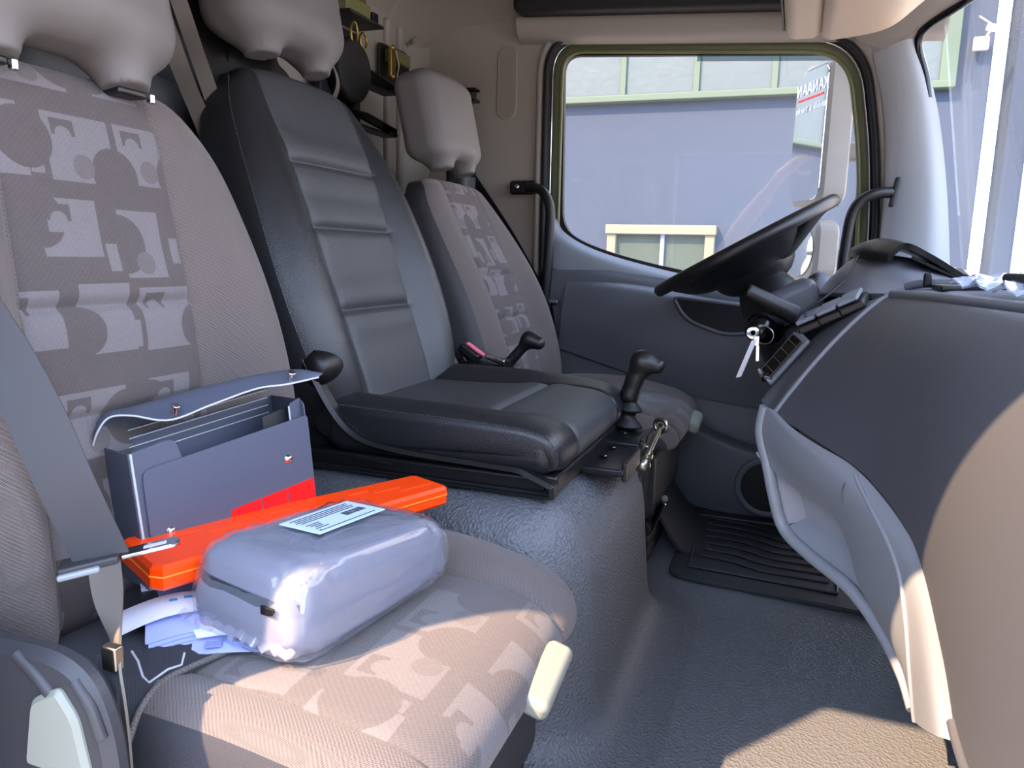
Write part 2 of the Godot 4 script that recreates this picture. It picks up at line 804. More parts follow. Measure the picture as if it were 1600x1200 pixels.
	M.folder_edge = flat(Color(0.70, 0.72, 0.74), 0.5)
	M.red = flat(Color(0.93, 0.045, 0.05), 0.45)
	M.white = flat(Color(0.88, 0.88, 0.90), 0.6)
	M.paper = flat(Color(0.86, 0.86, 0.92), 0.7)
	M.paper_blue = flat(Color(0.66, 0.70, 0.93), 0.7)
	M.paper_mauve = flat(Color(0.80, 0.76, 0.83), 0.6)
	M.paper_dark = flat(Color(0.17, 0.175, 0.185), 0.5)
	M.ink_blue = flat(Color(0.36, 0.62, 0.83), 0.6)
	M.ink_grey = flat(Color(0.53, 0.56, 0.74), 0.6)
	M.ink = flat(Color(0.20, 0.22, 0.28), 0.7)
	M.label_paper = flat(Color(0.76, 0.83, 0.90), 0.45)
	var orange := flat(Color(1.0, 0.27, 0.0), 0.38)
	orange.subsurf_scatter_enabled = false
	orange.backlight_enabled = false
	M.orange = orange
	M.orange_pale = flat(Color(1.0, 0.50, 0.06), 0.35)
	M.bag = grained(flat(Color(0.42, 0.42, 0.475), 0.5), soft_n, 6.0, 0.5)
	M.zip = flat(Color(0.16, 0.18, 0.21), 0.55)
	M.belt = flat(Color(0.235, 0.24, 0.26), 0.6)
	M.belt_warm = flat(Color(0.40, 0.37, 0.34), 0.6)
	M.belt_dark = flat(Color(0.035, 0.035, 0.04), 0.6)
	M.pink = flat(Color(0.93, 0.42, 0.55), 0.4)
	M.skin = flat(Color(0.80, 0.55, 0.42), 0.5)
	# outside
	M.plaster = grained(flat(Color(0.19, 0.235, 0.305), 0.9), soft_n, 1.2, 0.25)
	M.panel_glass = grained(flat(Color(0.28, 0.33, 0.34), 0.45), soft_n, 2.0, 0.3)
	M.frame_green = flat(Color(0.275, 0.345, 0.285), 0.6)
	M.window_frame = flat(Color(0.46, 0.43, 0.36), 0.6)
	M.pane_dark = flat(Color(0.27, 0.31, 0.28), 0.15)
	M.hall_dark = flat(Color(0.20, 0.215, 0.24), 0.9)
	M.render_white = flat(Color(0.93, 0.92, 0.90), 0.9)
	M.concrete = flat(Color(0.62, 0.59, 0.55), 0.9)


# ---------------------------------------------------------------- outside
func build_outside() -> void:
	var yard := struct("ground", rbox(Vector3(60, 0.2, 60), 0.01, 1), M.concrete)
	yard.position = Vector3(0, -1.25, 0)
	# hall opposite
	var hall := thing("warehouse_building", "blue-grey rendered hall with a green-framed band of panels, seen through the driver's window", "building")
	hall.position = Vector3(0, -1.15, -4.6)
	var w := obj(hall, "wall", rbox(Vector3(22.0, 7.0, 0.4), 0.01, 1), M.plaster)
	w.position = Vector3(-9.95, 3.5, -0.2)
	var band := Node3D.new()
	band.name = "glazed_band"
	hall.add_child(band, true)
	for k in 18:
		var x := 0.80 - 0.53 * k
		var pn := obj(band, "panel", rbox(Vector3(0.49, 1.75, 0.05), 0.004, 1), M.panel_glass)
		pn.position = Vector3(x - 0.265, 3.17 + 0.9, 0.02)
		var bar := obj(band, "mullion", rbox(Vector3(0.045, 1.8, 0.07), 0.006, 1), M.frame_green)
		bar.position = Vector3(x - 0.53, 3.17 + 0.9, 0.03)
	var rail := obj(band, "rail", rbox(Vector3(9.9, 0.05, 0.08), 0.008, 1), M.frame_green)
	rail.position = Vector3(-4.1, 3.17, 0.03)
	var post := obj(band, "mullion", rbox(Vector3(0.10, 1.8, 0.07), 0.006, 1), M.frame_green)
	post.position = Vector3(0.80, 4.07, 0.03)
	# small window
	var win := Node3D.new()
	win.name = "window"
	hall.add_child(win, true)
	win.position = Vector3(-0.99, 2.26, 0.01)
	for s in [-1, 1]:
		var jb := obj(win, "jamb", rbox(Vector3(0.07, 0.9, 0.10), 0.006, 1), M.window_frame)
		jb.position = Vector3(0.365 * s, -0.45, 0)
	var hd := obj(win, "head", rbox(Vector3(0.82, 0.07, 0.12), 0.006, 1), M.window_frame)
	hd.position = Vector3(0, -0.035, 0.01)
	var pa := obj(win, "pane", rbox(Vector3(0.68, 0.85, 0.02), 0.002, 1), M.pane_dark)
	pa.position = Vector3(0, -0.48, 0.0)
	var mu := obj(win, "mullion", rbox(Vector3(0.03, 0.85, 0.03), 0.003, 1), M.ink_grey)
	mu.position = Vector3(0.02, -0.48, 0.02)
	# dark hall across the yard behind the viewer: what the driver's window mirrors
	var back := solo("warehouse_building", rbox(Vector3(70.0, 8.0, 3.0), 0.02, 1), M.hall_dark, "dark hall across the yard on the passenger side, behind the viewer", "building")
	back.position = Vector3(0, 2.85, 27.0)
	# white wall beyond the hall's corner and the pier before it
	var ww := solo("white_building", rbox(Vector3(9.0, 7.5, 3.0), 0.02, 1), M.render_white, "sunlit white building at the right edge beyond the blue-grey hall", "building")
	ww.position = Vector3(7.0, 2.6, -7.2)
	var pier := solo("wall_pier", rbox(Vector3(0.13, 7.0, 0.3), 0.03, 2), M.plaster, "narrow blue-grey pier standing free of the hall corner before the white wall", "pillar")
	pier.position = Vector3(1.24, 2.35, -4.75)
	# camera on the wall
	var cc := thing("security_camera", "small white security camera high on the blue-grey hall corner", "camera")
	cc.position = Vector3(0.985, 2.33, -4.56)
	cc.scale = Vector3.ONE * 0.62
	var body := obj(cc, "body", rbox(Vector3(0.07, 0.07, 0.16), 0.015, 2), M.white)
	body.position = Vector3(0.05, 0.0, 0.12)
	body.rotation_degrees = Vector3(20, 25, 0)
	var plate := obj(cc, "wall_box", rbox(Vector3(0.14, 0.13, 0.06), 0.012, 2), M.white)
	plate.position = Vector3(-0.03, -0.12, 0.02)
	obj(cc, "bracket", tube([Vector3(0, -0.1, 0.03), Vector3(0.02, -0.03, 0.06), Vector3(0.05, 0.0, 0.1)], 0.012, 8), M.white)
	obj(cc, "antenna", tube([Vector3(0.05, 0.02, 0.12), Vector3(-0.09, 0.12, 0.12)], 0.008, 6), M.white)


# ---------------------------------------------------------------- cab shell
func rounded(pts: Array, radii: Array, steps := 8) -> Array:  # closed polygon with rounded corners
	var out := []
	var k := pts.size()
	for i in k:
		var p = pts[i]
		var a = (pts[(i + k - 1) % k] - p)
		var b = (pts[(i + 1) % k] - p)
		var r: float = radii[i]
		var ca = p + a.normalized() * minf(r, a.length() * 0.48)
		var cb = p + b.normalized() * minf(r, b.length() * 0.48)
		for s in steps + 1:
			var t := float(s) / steps
			out.append(ca.lerp(p, t).lerp(p.lerp(cb, t), t))
	return out


func hole_plate(outer: Array, inner: Array, at_z: float, thick: float) -> ArrayMesh:  # ring plate between two outlines of equal count
	var b := MB.new()
	for s in [1, -1]:
		var r0 := []
		var r1 := []
		for i in outer.size() + 1:
			var o: Vector2 = outer[i % outer.size()]
			var n: Vector2 = inner[i % inner.size()]
			r0.append(Vector3(o.x, o.y, at_z + (0.0 if s > 0 else -thick)))
			r1.append(Vector3(n.x, n.y, at_z + (0.0 if s > 0 else -thick)))
		var rows := [r0, r1]
		var e: Vector3 = (r0[1] - r0[0]).cross(r1[0] - r0[0])
		b.grid(rows, 0 if (e.z > 0) == (s > 0) else 1, true)
	var i0 := []
	var i1 := []
	for i in inner.size() + 1:
		var n: Vector2 = inner[i % inner.size()]
		i0.append(Vector3(n.x, n.y, at_z))
		i1.append(Vector3(n.x, n.y, at_z - thick))
	b.grid([i0, i1], 2, true)
	for q in range(b.n.size() - 2 * i0.size(), b.n.size()):
		pass
	return b.done()


func door_outline(inset: float) -> Array:  # door opening seen from inside, driver's side
	var i := inset
	return [Vector2(-0.765 + i, 0.13 + i), Vector2(-0.775 + i, 1.525 - i), Vector2(0.125 - i * 0.8, 1.475 - i), Vector2(0.205 - i, 1.05), Vector2(0.20 - i, 0.13 + i)]


func loop3(pts: Array, z: float) -> Array:
	var o := []
	for p in pts:
		o.append(Vector3(p.x, p.y, z))
	return o


func frame_path(inset: float, z: float) -> Array:
	return loop3(rounded(door_outline(inset), [0.03, maxf(0.13 - inset, 0.05), maxf(0.16 - inset, 0.06), 0.25, 0.03], 10), z)


func band_strip(inset0: float, inset1: float, z0: float, z1: float) -> ArrayMesh:  # ring surface between two insets of the door outline
	var a := frame_path(inset0, z0)
	var c := frame_path(inset1, z1)
	a.append(a[0])
	c.append(c[0])
	var mid0 := []
	for i in a.size():
		mid0.append(a[i].lerp(c[i], 0.5) + Vector3(0, 0, 0.004))
	return shell([a, mid0, c], 0.012, Vector3(0, 0, 1))


func build_shell() -> void:
	# driver's side wall with the door opening
	var outer := []
	var inner := rounded(door_outline(0.0), [0.03, 0.13, 0.16, 0.25, 0.03], 10)
	for p in inner:
		var c := Vector2(-0.29, 0.85)
		var d: Vector2 = p - c
		var s := 9.0
		if d.x < 0: s = minf(s, (-1.30 - c.x) / d.x)
		if d.x > 0: s = minf(s, (0.235 - c.x) / d.x)
		if d.y < 0: s = minf(s, (0.0 - c.y) / d.y)
		if d.y > 0: s = minf(s, (1.75 - c.y) / d.y)
		outer.append(c + d * s)
	# squeeze: vertices nearest the corners go into them
	for corner in [Vector2(-1.30, 0.0), Vector2(-1.30, 1.75), Vector2(0.235, 1.75), Vector2(0.235, 0.0)]:
		var best := 0
		for i in outer.size():
			if outer[i].distance_to(corner) < outer[best].distance_to(corner):
				best = i
		outer[best] = corner
	struct("wall_left", hole_plate(outer, inner, -1.02, 0.10), M.wall)
	# lip, pillbox plate and recess on the pillar
	struct("trim_1", tube(frame_path(-0.004, -1.016), 0.011, 8, true), M.wall, "", "")
	var pill := []
	for i in 24:
		var a := TAU * i / 24.0
		pill.append(Vector2(0.030 * cos(a), 0.030 * sin(a) + (0.075 if sin(a) > 0 else -0.075)))
	var pl := struct("trim_2", prism(pill, 0.006, 0.002), M.wall_dark, "", "")
	pl.position = Vector3(-0.885, 1.38, -1.018)
	var ring := []
	for p in pill:
		ring.append(Vector3(p.x, p.y, 0))
	obj(pl, "rim", tube(ring, 0.0035, 6, true), M.wall)
	# rear wall with a raised panel
	var rear := struct_root("wall_rear")
	var rw := obj(rear, "panel", rbox(Vector3(0.06, 1.9, 2.2), 0.01, 2), M.wall)
	rw.position = Vector3(-1.25, 0.9, 0)
	var prw := []
	for i in 13:
		prw.append(Vector2(-0.06, 0))
	var press := rounded([Vector2(-0.42, -0.5), Vector2(-0.42, 0.42), Vector2(0.30, 0.42), Vector2(0.30, -0.5)], [0.02, 0.10, 0.10, 0.02], 8)
	var pm := obj(rear, "pressed_panel", prism(press, 0.03, 0.012), M.wall)
	pm.transform = Transform3D(Basis(Vector3.UP, PI / 2), Vector3(-1.222, 1.02, -0.44))
	for z in [-0.86, -0.94]:
		var rb := obj(rear, "rib", rbox(Vector3(0.03, 1.6, 0.025), 0.012, 4), M.wall)
		rb.position = Vector3(-1.218, 0.75, z)
	# coved corners between walls and ceiling
	var cove := []
	for i in 9:
		var a := PI / 2 * i / 8.0
		cove.append([Vector3(-1.24, 0.0, -1.03 + 0.10 * (1 - sin(a)) + 0.0), Vector3(-1.24, 0, 0)])
	var cv := []
	for i in 9:
		var a := PI / 2 * i / 8.0
		var x := -1.222 + 0.09 * (1 - cos(a))
		var z := -1.022 + 0.09 * (1 - sin(a))
		cv.append([Vector3(x, 0.1, z), Vector3(x, 1.5, z)])
	struct("trim_3", shell(cv, 0.02, Vector3(1, 0, 1)), M.wall)
	# ceiling, coved down to the driver's side and the rear
	var rows := []
	var prof := [Vector2(-1.03, 1.50), Vector2(-1.02, 1.56), Vector2(-0.98, 1.62), Vector2(-0.90, 1.665), Vector2(-0.78, 1.685), Vector2(0.0, 1.70), Vector2(0.8, 1.69), Vector2(1.08, 1.62), Vector2(1.10, 1.50)]
	for x in [-1.24, -1.22, -1.17, -1.08, -0.9, 0.0, 0.35, 0.5]:
		var r := []
		var drop: float = {-1.24: 0.19, -1.22: 0.12, -1.17: 0.05, -1.08: 0.015}.get(x, 0.0)
		for q in prof:
			var lift: float = 0.0 if x < 0.2 else maxf(0.0, 1.665 - q.y)
			r.append(Vector3(x, q.y + lift - drop * (1.0 if q.y > 1.52 else 0.0), q.x))
		rows.append(r)
	struct("ceiling", shell(patch_rows(rows, 40, 30), 0.05, Vector3(0, -1, 0)), M.wall_dark)
	# header ledge over the driver's door and the darker shelf above it
	var led := []
	for q in [Vector2(-1.02, 1.488), Vector2(-0.985, 1.50), Vector2(-0.965, 1.522), Vector2(-0.96, 1.545), Vector2(-0.975, 1.56), Vector2(-1.02, 1.565)]:
		var r := []
		for x in [-0.84, -0.5, 0.0, 0.30]:
			var dy: float = -0.055 * (x + 0.84)
			r.append(Vector3(x, q.y + dy, q.x))
		led.append(r)
	struct("trim_4", shell(patch_rows(led, 20, 16), 0.012, Vector3(0, -0.3, 1)), M.wall)
	var shelf := struct("trim_5", rbox(Vector3(1.1, 0.16, 0.12), 0.02, 3), M.black_matte)
	shelf.position = Vector3(-0.28, 1.60, -0.96)
	shelf.rotation_degrees = Vector3(0, 0, -3.1)
	# pale lining pad overhead
	var pad := struct("trim_6", rbox(Vector3(0.62, 0.05, 0.9), 0.024, 4), M.liner)
	pad.position = Vector3(-0.72, 1.665, -0.38)
	# passenger's side: pillar behind the open door, sill, roof rail
	var bp := struct("wall_right", rbox(Vector3(0.62, 1.7, 0.09), 0.02, 2), M.wall)
	bp.position = Vector3(-0.985, 0.80, 1.04)
	var bl := struct("trim_15", rbox(Vector3(0.68, 0.68, 0.08), 0.02, 2), M.wall)
	bl.position = Vector3(-0.935, 0.38, 1.045)
	var sill := struct("trim_7", rbox(Vector3(1.9, 0.16, 0.09), 0.02, 2), M.wall)
	sill.position = Vector3(-0.3, 0.02, 1.04)
	var rail := struct("trim_8", rbox(Vector3(1.9, 0.20, 0.09), 0.02, 2), M.wall)
	rail.position = Vector3(-0.3, 1.53, 1.04)
	var ap := struct("trim_9", rbox(Vector3(0.14, 1.1, 0.09), 0.03, 3), M.pillar)
	ap.position = Vector3(0.50, 1.12, 1.03)
	ap.rotation_degrees = Vector3(0, 0, 8)
	# driver's front pillar
	var pil := [
		[Vector3(0.195, 0.80, -1.0), Vector3(0.23, 0.80, -0.955), Vector3(0.31, 0.80, -0.93), Vector3(0.37, 0.80, -0.95)],
		[Vector3(0.195, 1.05, -1.0), Vector3(0.225, 1.05, -0.96), Vector3(0.29, 1.05, -0.935), Vector3(0.335, 1.05, -0.95)],
		[Vector3(0.175, 1.25, -1.0), Vector3(0.205, 1.25, -0.96), Vector3(0.255, 1.25, -0.94), Vector3(0.293, 1.25, -0.95)],
		[Vector3(0.135, 1.40, -1.0), Vector3(0.165, 1.405, -0.96), Vector3(0.205, 1.415, -0.94), Vector3(0.236, 1.418, -0.95)]]
	struct("trim_10", shell(patch_rows(pil, 16, 20), 0.02, Vector3(-0.4, 0, 1)), M.pillar)
	var up := [
		[Vector3(0.10, 1.43, -1.0), Vector3(0.165, 1.40, -0.962), Vector3(0.205, 1.415, -0.943), Vector3(0.236, 1.420, -0.945)],
		[Vector3(0.05, 1.48, -0.985), Vector3(0.14, 1.440, -0.955), Vector3(0.22, 1.440, -0.93), Vector3(0.265, 1.450, -0.915)],
		[Vector3(0.00, 1.54, -0.95), Vector3(0.12, 1.50, -0.91), Vector3(0.24, 1.480, -0.86), Vector3(0.31, 1.470, -0.855)],
		[Vector3(-0.02, 1.60, -0.85), Vector3(0.12, 1.57, -0.78), Vector3(0.27, 1.54, -0.70), Vector3(0.385, 1.505, -0.69)]]
	struct("trim_11", shell(patch_rows(up, 16, 16), 0.02, Vector3(-0.4, -0.3, 1)), M.wall)
	# windscreen
	var wr := []
	for y in [0.74, 1.1, 1.70]:
		var r := []
		for k in 21:
			var z := -0.97 + 1.97 * k / 20.0
			var bow: float = 0.17 * (1.0 - pow(absf(z) / 1.0, 2.2))
			r.append(Vector3(0.40 + bow - (y - 0.74) * 0.17, y, z))
		wr.append(r)
	struct("window_1", shell(patch_rows(wr, 40, 10), 0.006, Vector3(-1, 0, 0)), M.glass)
	var seal := []
	for p in [Vector3(0.345, 0.80, -0.955), Vector3(0.305, 1.08, -0.955), Vector3(0.265, 1.30, -0.955), Vector3(0.236, 1.39, -0.95), Vector3(0.236, 1.425, -0.94), Vector3(0.255, 1.445, -0.922), Vector3(0.29, 1.460, -0.885), Vector3(0.33, 1.477, -0.83), Vector3(0.39, 1.50, -0.70), Vector3(0.44, 1.52, -0.4), Vector3(0.46, 1.53, 0.0), Vector3(0.44, 1.52, 0.4), Vector3(0.40, 1.51, 0.8)]:
		seal.append(p)
	struct("trim_12", tube(cr(seal, 50), 0.011, 8), M.black_gloss)
	# wall below the windscreen, and roof front
	var fw := struct("wall_front", rbox(Vector3(0.06, 0.85, 2.1), 0.01, 1), M.black_matte)
	fw.position = Vector3(0.58, 0.38, 0)
	var rf := struct("trim_13", rbox(Vector3(0.2, 0.10, 2.0), 0.03, 2), M.wall)
	rf.position = Vector3(0.47, 1.72, 0)


# ---------------------------------------------------------------- driver's door
func glass_outline() -> Array:
	return [Vector2(-0.700, 0.965), Vector2(-0.712, 1.455), Vector2(0.105, 1.412), Vector2(0.132, 1.10), Vector2(0.13, 0.80), Vector2(-0.25, 0.815), Vector2(-0.50, 0.862), Vector2(-0.66, 0.915)]


func build_door() -> void:
	var d := struct_root("door_1", "driver's door with a large window, dark grey panel and olive frame", "door")
	# rings of the frame: black seal, bright line, olive paint, inner black seal
	obj(d, "door_seal", band_strip(0.004, 0.030, -1.018, -1.028), M.rubber)
	var ridged := frame_path(0.017, -1.010)
	obj(d, "seal_bulb", tube(ridged, 0.008, 8, true), M.black_matte)
	obj(d, "edge_strip", tube(frame_path(0.032, -1.026), 0.003, 6, true), M.chrome)
	obj(d, "frame", band_strip(0.033, 0.062, -1.034, -1.040), M.olive_dark)
	obj(d, "frame_lip", tube(frame_path(0.058, -1.037), 0.006, 8, true), M.olive)
	var gl := rounded(glass_outline(), [0.04, 0.05, 0.08, 0.1, 0.02, 0.1, 0.15, 0.10], 8)
	var gb := []
	var gc := Vector2(-0.29, 1.13)
	for p in gl:
		gb.append(p + (p - gc).normalized() * 0.055)
	obj(d, "window_seal", hole_plate(gb, gl, -1.042, 0.02), M.rubber)
	var pane := prism(gl, 0.005)
	var po := obj(d, "window_pane", pane, M.glass)
	po.position = Vector3(0, 0, -1.053)
	var tb := obj(d, "tint_band", rbox(Vector3(0.40, 0.022, 0.003), 0.001, 1), M.tint)
	tb.position = Vector3(-0.12, 1.419, -1.049)
	tb.rotation_degrees.z = -3.0
	# pale sill under the glass
	var sill := [
		[Vector3(-0.715, 0.98, -1.035), Vector3(-0.69, 0.935, -1.035), Vector3(-0.60, 0.887, -1.032), Vector3(-0.45, 0.845, -1.03), Vector3(-0.25, 0.808, -1.03), Vector3(0.0, 0.795, -1.03), Vector3(0.16, 0.795, -1.03)],
		[Vector3(-0.725, 0.95, -1.012), Vector3(-0.70, 0.905, -1.005), Vector3(-0.60, 0.862, -1.0), Vector3(-0.45, 0.825, -0.997), Vector3(-0.25, 0.792, -0.995), Vector3(0.0, 0.782, -0.995), Vector3(0.165, 0.782, -0.995)],
		[Vector3(-0.735, 0.86, -1.01), Vector3(-0.71, 0.825, -0.995), Vector3(-0.60, 0.805, -0.985), Vector3(-0.45, 0.79, -0.98), Vector3(-0.25, 0.765, -0.98), Vector3(0.0, 0.76, -0.98), Vector3(0.17, 0.76, -0.98)]]
	obj(d, "sill_trim", shell(patch_rows(sill, 40, 12), 0.02, Vector3(0, 0.4, 1)), M.door_light)
	# main panel
	var pan := []
	for q in [[0.83, -0.985], [0.80, -0.965], [0.74, -0.962], [0.66, -0.975], [0.55, -0.985], [0.45, -0.985], [0.36, -0.98], [0.13, -0.98]]:
		var r := []
		for x in [-0.74, -0.60, -0.45, -0.25, 0.0, 0.19]:
			var f: float = clampf((-0.45 - x) / 0.3, 0, 1)
			r.append(Vector3(x, q[0] + (-0.055 * clampf((x + 0.6) / 0.5, 0, 1) if q[0] > 0.6 else 0.0), q[1] - 0.02 * f))
		pan.append(r)
	obj(d, "door_panel", shell(patch_rows(pan, 40, 40), 0.03, Vector3(0, 0, 1)), M.door)
	# raised armrest swell and recess for the pull handle
	var arm := [
		[Vector3(-0.66, 0.80, -0.985), Vector3(-0.45, 0.79, -0.972), Vector3(-0.2, 0.755, -0.968), Vector3(0.14, 0.73, -0.968)],
		[Vector3(-0.66, 0.76, -0.965), Vector3(-0.45, 0.75, -0.935), Vector3(-0.2, 0.715, -0.93), Vector3(0.14, 0.69, -0.93)],
		[Vector3(-0.67, 0.68, -0.962), Vector3(-0.45, 0.63, -0.935), Vector3(-0.2, 0.59, -0.935), Vector3(0.14, 0.56, -0.94)],
		[Vector3(-0.68, 0.58, -0.98), Vector3(-0.45, 0.52, -0.965), Vector3(-0.2, 0.46, -0.965), Vector3(0.14, 0.44, -0.965)]]
	obj(d, "armrest", shell(patch_rows(arm, 30, 30), 0.02, Vector3(0, 0, 1)), M.door)
	var rec := rounded([Vector2(-0.33, 0.755), Vector2(-0.10, 0.735), Vector2(-0.10, 0.665), Vector2(-0.18, 0.655), Vector2(-0.29, 0.69)], [0.02, 0.02, 0.03, 0.03, 0.04], 6)
	var rc := obj(d, "handle_recess", prism(rec, 0.008, 0.003), M.black_matte)
	rc.position.z = -0.930
	var lip := []
	for p in rec:
		lip.append(Vector3(p.x, p.y, -0.928))
	obj(d, "recess_rim", tube(lip, 0.006, 6, true), M.door)
	# map pocket bulging inward with the loudspeaker
	var poc := [
		[Vector3(-0.34, 0.44, -0.965), Vector3(-0.20, 0.375, -0.965), Vector3(-0.05, 0.335, -0.965), Vector3(0.19, 0.31, -0.965)],
		[Vector3(-0.34, 0.432, -0.93), Vector3(-0.20, 0.367, -0.925), Vector3(-0.05, 0.327, -0.925), Vector3(0.19, 0.30, -0.925)],
		[Vector3(-0.345, 0.40, -0.922), Vector3(-0.20, 0.34, -0.915), Vector3(-0.05, 0.30, -0.915), Vector3(0.19, 0.27, -0.915)],
		[Vector3(-0.33, 0.25, -0.925), Vector3(-0.20, 0.22, -0.92), Vector3(-0.05, 0.20, -0.92), Vector3(0.19, 0.19, -0.92)],
		[Vector3(-0.29, 0.155, -0.95), Vector3(-0.20, 0.14, -0.945), Vector3(-0.05, 0.13, -0.945), Vector3(0.19, 0.125, -0.945)]]
	obj(d, "map_pocket", shell(patch_rows(poc, 30, 30), 0.02, Vector3(0, 0.3, 1)), M.door)
	var sp := obj(d, "speaker", lathe([Vector2(0, 0.004), Vector2(0.070, 0.004), Vector2(0.074, 0.008), Vector2(0.084, 0.008), Vector2(0.088, 0.002), Vector2(0.088, -0.01)], 40), M.door)
	sp.transform = Transform3D(Basis(Vector3.RIGHT, PI / 2), Vector3(-0.035, 0.235, -0.912))
	var gr := obj(sp, "grille", lathe([Vector2(0, 0.007), Vector2(0.05, 0.0065), Vector2(0.070, 0.004)], 32), M.black_matte)
	gr.position.y = 0.001
	# strap buckle hanging by the speaker
	var bk := obj(d, "catch", rbox(Vector3(0.018, 0.06, 0.012), 0.004, 2), M.black)
	bk.position = Vector3(0.005, 0.20, -0.89)
	var bk2 := obj(d, "catch_plate", rbox(Vector3(0.010, 0.045, 0.006), 0.002, 2), M.chrome)
	bk2.position = Vector3(0.007, 0.20, -0.882)
	# grab handles by the door
	var gh := thing("grab_handle", "black tubular grab handle on the rear door pillar behind the driver's seat", "handle")
	var path := cr([Vector3(-0.80, 1.065, -0.985), Vector3(-0.765, 1.062, -0.975), Vector3(-0.735, 1.045, -0.96), Vector3(-0.715, 1.005, -0.955), Vector3(-0.712, 0.95, -0.955), Vector3(-0.715, 0.85, -0.955), Vector3(-0.722, 0.72, -0.96), Vector3(-0.728, 0.62, -0.975), Vector3(-0.735, 0.585, -1.0)], 40)
	obj(gh, "bar", tube(path, 0.015, 12), M.black)
	var ft := obj(gh, "foot", rbox(Vector3(0.085, 0.042, 0.022), 0.009, 3), M.black)
	ft.position = Vector3(-0.815, 1.066, -0.995)
	var bolt := obj(gh, "screw", lathe([Vector2(0, 0.006), Vector2(0.007, 0.004), Vector2(0.009, 0.0)], 16), M.chrome)
	bolt.transform = Transform3D(Basis(Vector3.RIGHT, PI / 2), Vector3(-0.832, 1.067, -0.984))
	var g2 := thing("grab_handle", "black grab handle on the pale front pillar beyond the steering wheel", "handle")
	var p2 := cr([Vector3(0.215, 1.045, -0.945), Vector3(0.17, 1.04, -0.93), Vector3(0.135, 1.02, -0.925), Vector3(0.118, 0.985, -0.925), Vector3(0.112, 0.93, -0.925), Vector3(0.108, 0.84, -0.925), Vector3(0.115, 0.76, -0.935)], 30)
	obj(g2, "bar", tube(p2, 0.014, 12), M.black)
	var f2 := obj(g2, "foot", rbox(Vector3(0.012, 0.075, 0.03), 0.004, 2), M.black)
	f2.position = Vector3(0.215, 1.045, -0.945)
	f2.rotation_degrees = Vector3(0, 0, -8)
	build_mirrors()


func build_mirrors() -> void:
	# main mirror outside the driver's window
	var m := thing("door_mirror", "tall door mirror in a pale weathered housing with white lettering on its glass", "mirror")
	m.transform = Transform3D(Basis(Vector3.UP, deg_to_rad(-62)), Vector3(0.035, 1.245, -1.36))
	var out := rounded([Vector2(-0.10, -0.21), Vector2(-0.10, 0.17), Vector2(-0.06, 0.215), Vector2(0.10, 0.215), Vector2(0.10, -0.21)], [0.05, 0.05, 0.03, 0.03, 0.05], 6)
	obj(m, "housing", prism(out, 0.09, 0.012), M.housing)
	var gl := []
	for p in out:
		gl.append(p * 0.92)
	var g := obj(m, "mirror_glass", prism(gl, 0.004, 0.001), M.mirror)
	g.position.z = 0.046
	mirror_words(m, 0.0495, 0.09)
	# lower wide-angle mirror
	var k := thing("wide_angle_mirror", "small wide-angle mirror below the tall mirror, behind the steering wheel", "mirror")
	k.transform = Transform3D(Basis(Vector3.UP, deg_to_rad(-62)), Vector3(0.035, 0.90, -1.36))
	var o2 := rounded([Vector2(-0.095, -0.095), Vector2(-0.095, 0.095), Vector2(0.095, 0.095), Vector2(0.095, -0.095)], [0.05, 0.05, 0.05, 0.05], 6)
	obj(k, "housing", prism(o2, 0.08, 0.012), M.housing)
	var dome := []
	for i in 7:
		var r := []
		for j in 33:
			var a := TAU * j / 32.0
			var q := i / 6.0
			r.append(Vector3(0.082 * q * cos(a), 0.082 * q * sin(a), 0.044 + 0.012 * (1 - q * q)))
		dome.append(r)
	obj(k, "mirror_glass", MB.new().grid(dome, 2, true).done(), M.mirror)
	var arm := thing("mirror_arm", "dark tubular arm carrying both door mirrors outside the driver's window", "bracket")
	obj(arm, "pole", tube([Vector3(0.205, 0.55, -1.12), Vector3(0.19, 0.66, -1.32), Vector3(0.185, 0.9, -1.36), Vector3(0.18, 1.2, -1.36), Vector3(0.185, 1.45, -1.30), Vector3(0.2, 1.52, -1.12)], 0.016, 10), M.black)
	for y in [1.20, 0.88]:
		var st := obj(arm, "clamp", rbox(Vector3(0.10, 0.055, 0.05), 0.01, 2), M.housing)
		st.position = Vector3(0.14, y, -1.36)


func mirror_words(m: Node3D, z: float, top: float) -> void:
	var word := func(txt: String, size: float, at: Vector3) -> void:
		var t := TextMesh.new()
		t.text = txt
		t.font_size = 32
		t.pixel_size = size / 32.0
		t.depth = 0.002
		var f := SystemFont.new()
		f.font_names = PackedStringArray(["Droid Sans"])
		f.font_weight = 700
		t.font = f
		var o := obj(m, "lettering", t, M.white)
		o.transform = Transform3D(Basis(Vector3.UP, PI), at)  # mirror writing, as on the glass
	word.call("KANAAN", 0.046, Vector3(0.008, top + 0.055, z))
	word.call("Mobile & Trucks", 0.023, Vector3(0.008, top - 0.006, z))
	var s := obj(m, "lettering_rule", rbox(Vector3(0.15, 0.006, 0.002), 0.0005, 1), M.red)
	s.position = Vector3(0, top + 0.026, z)


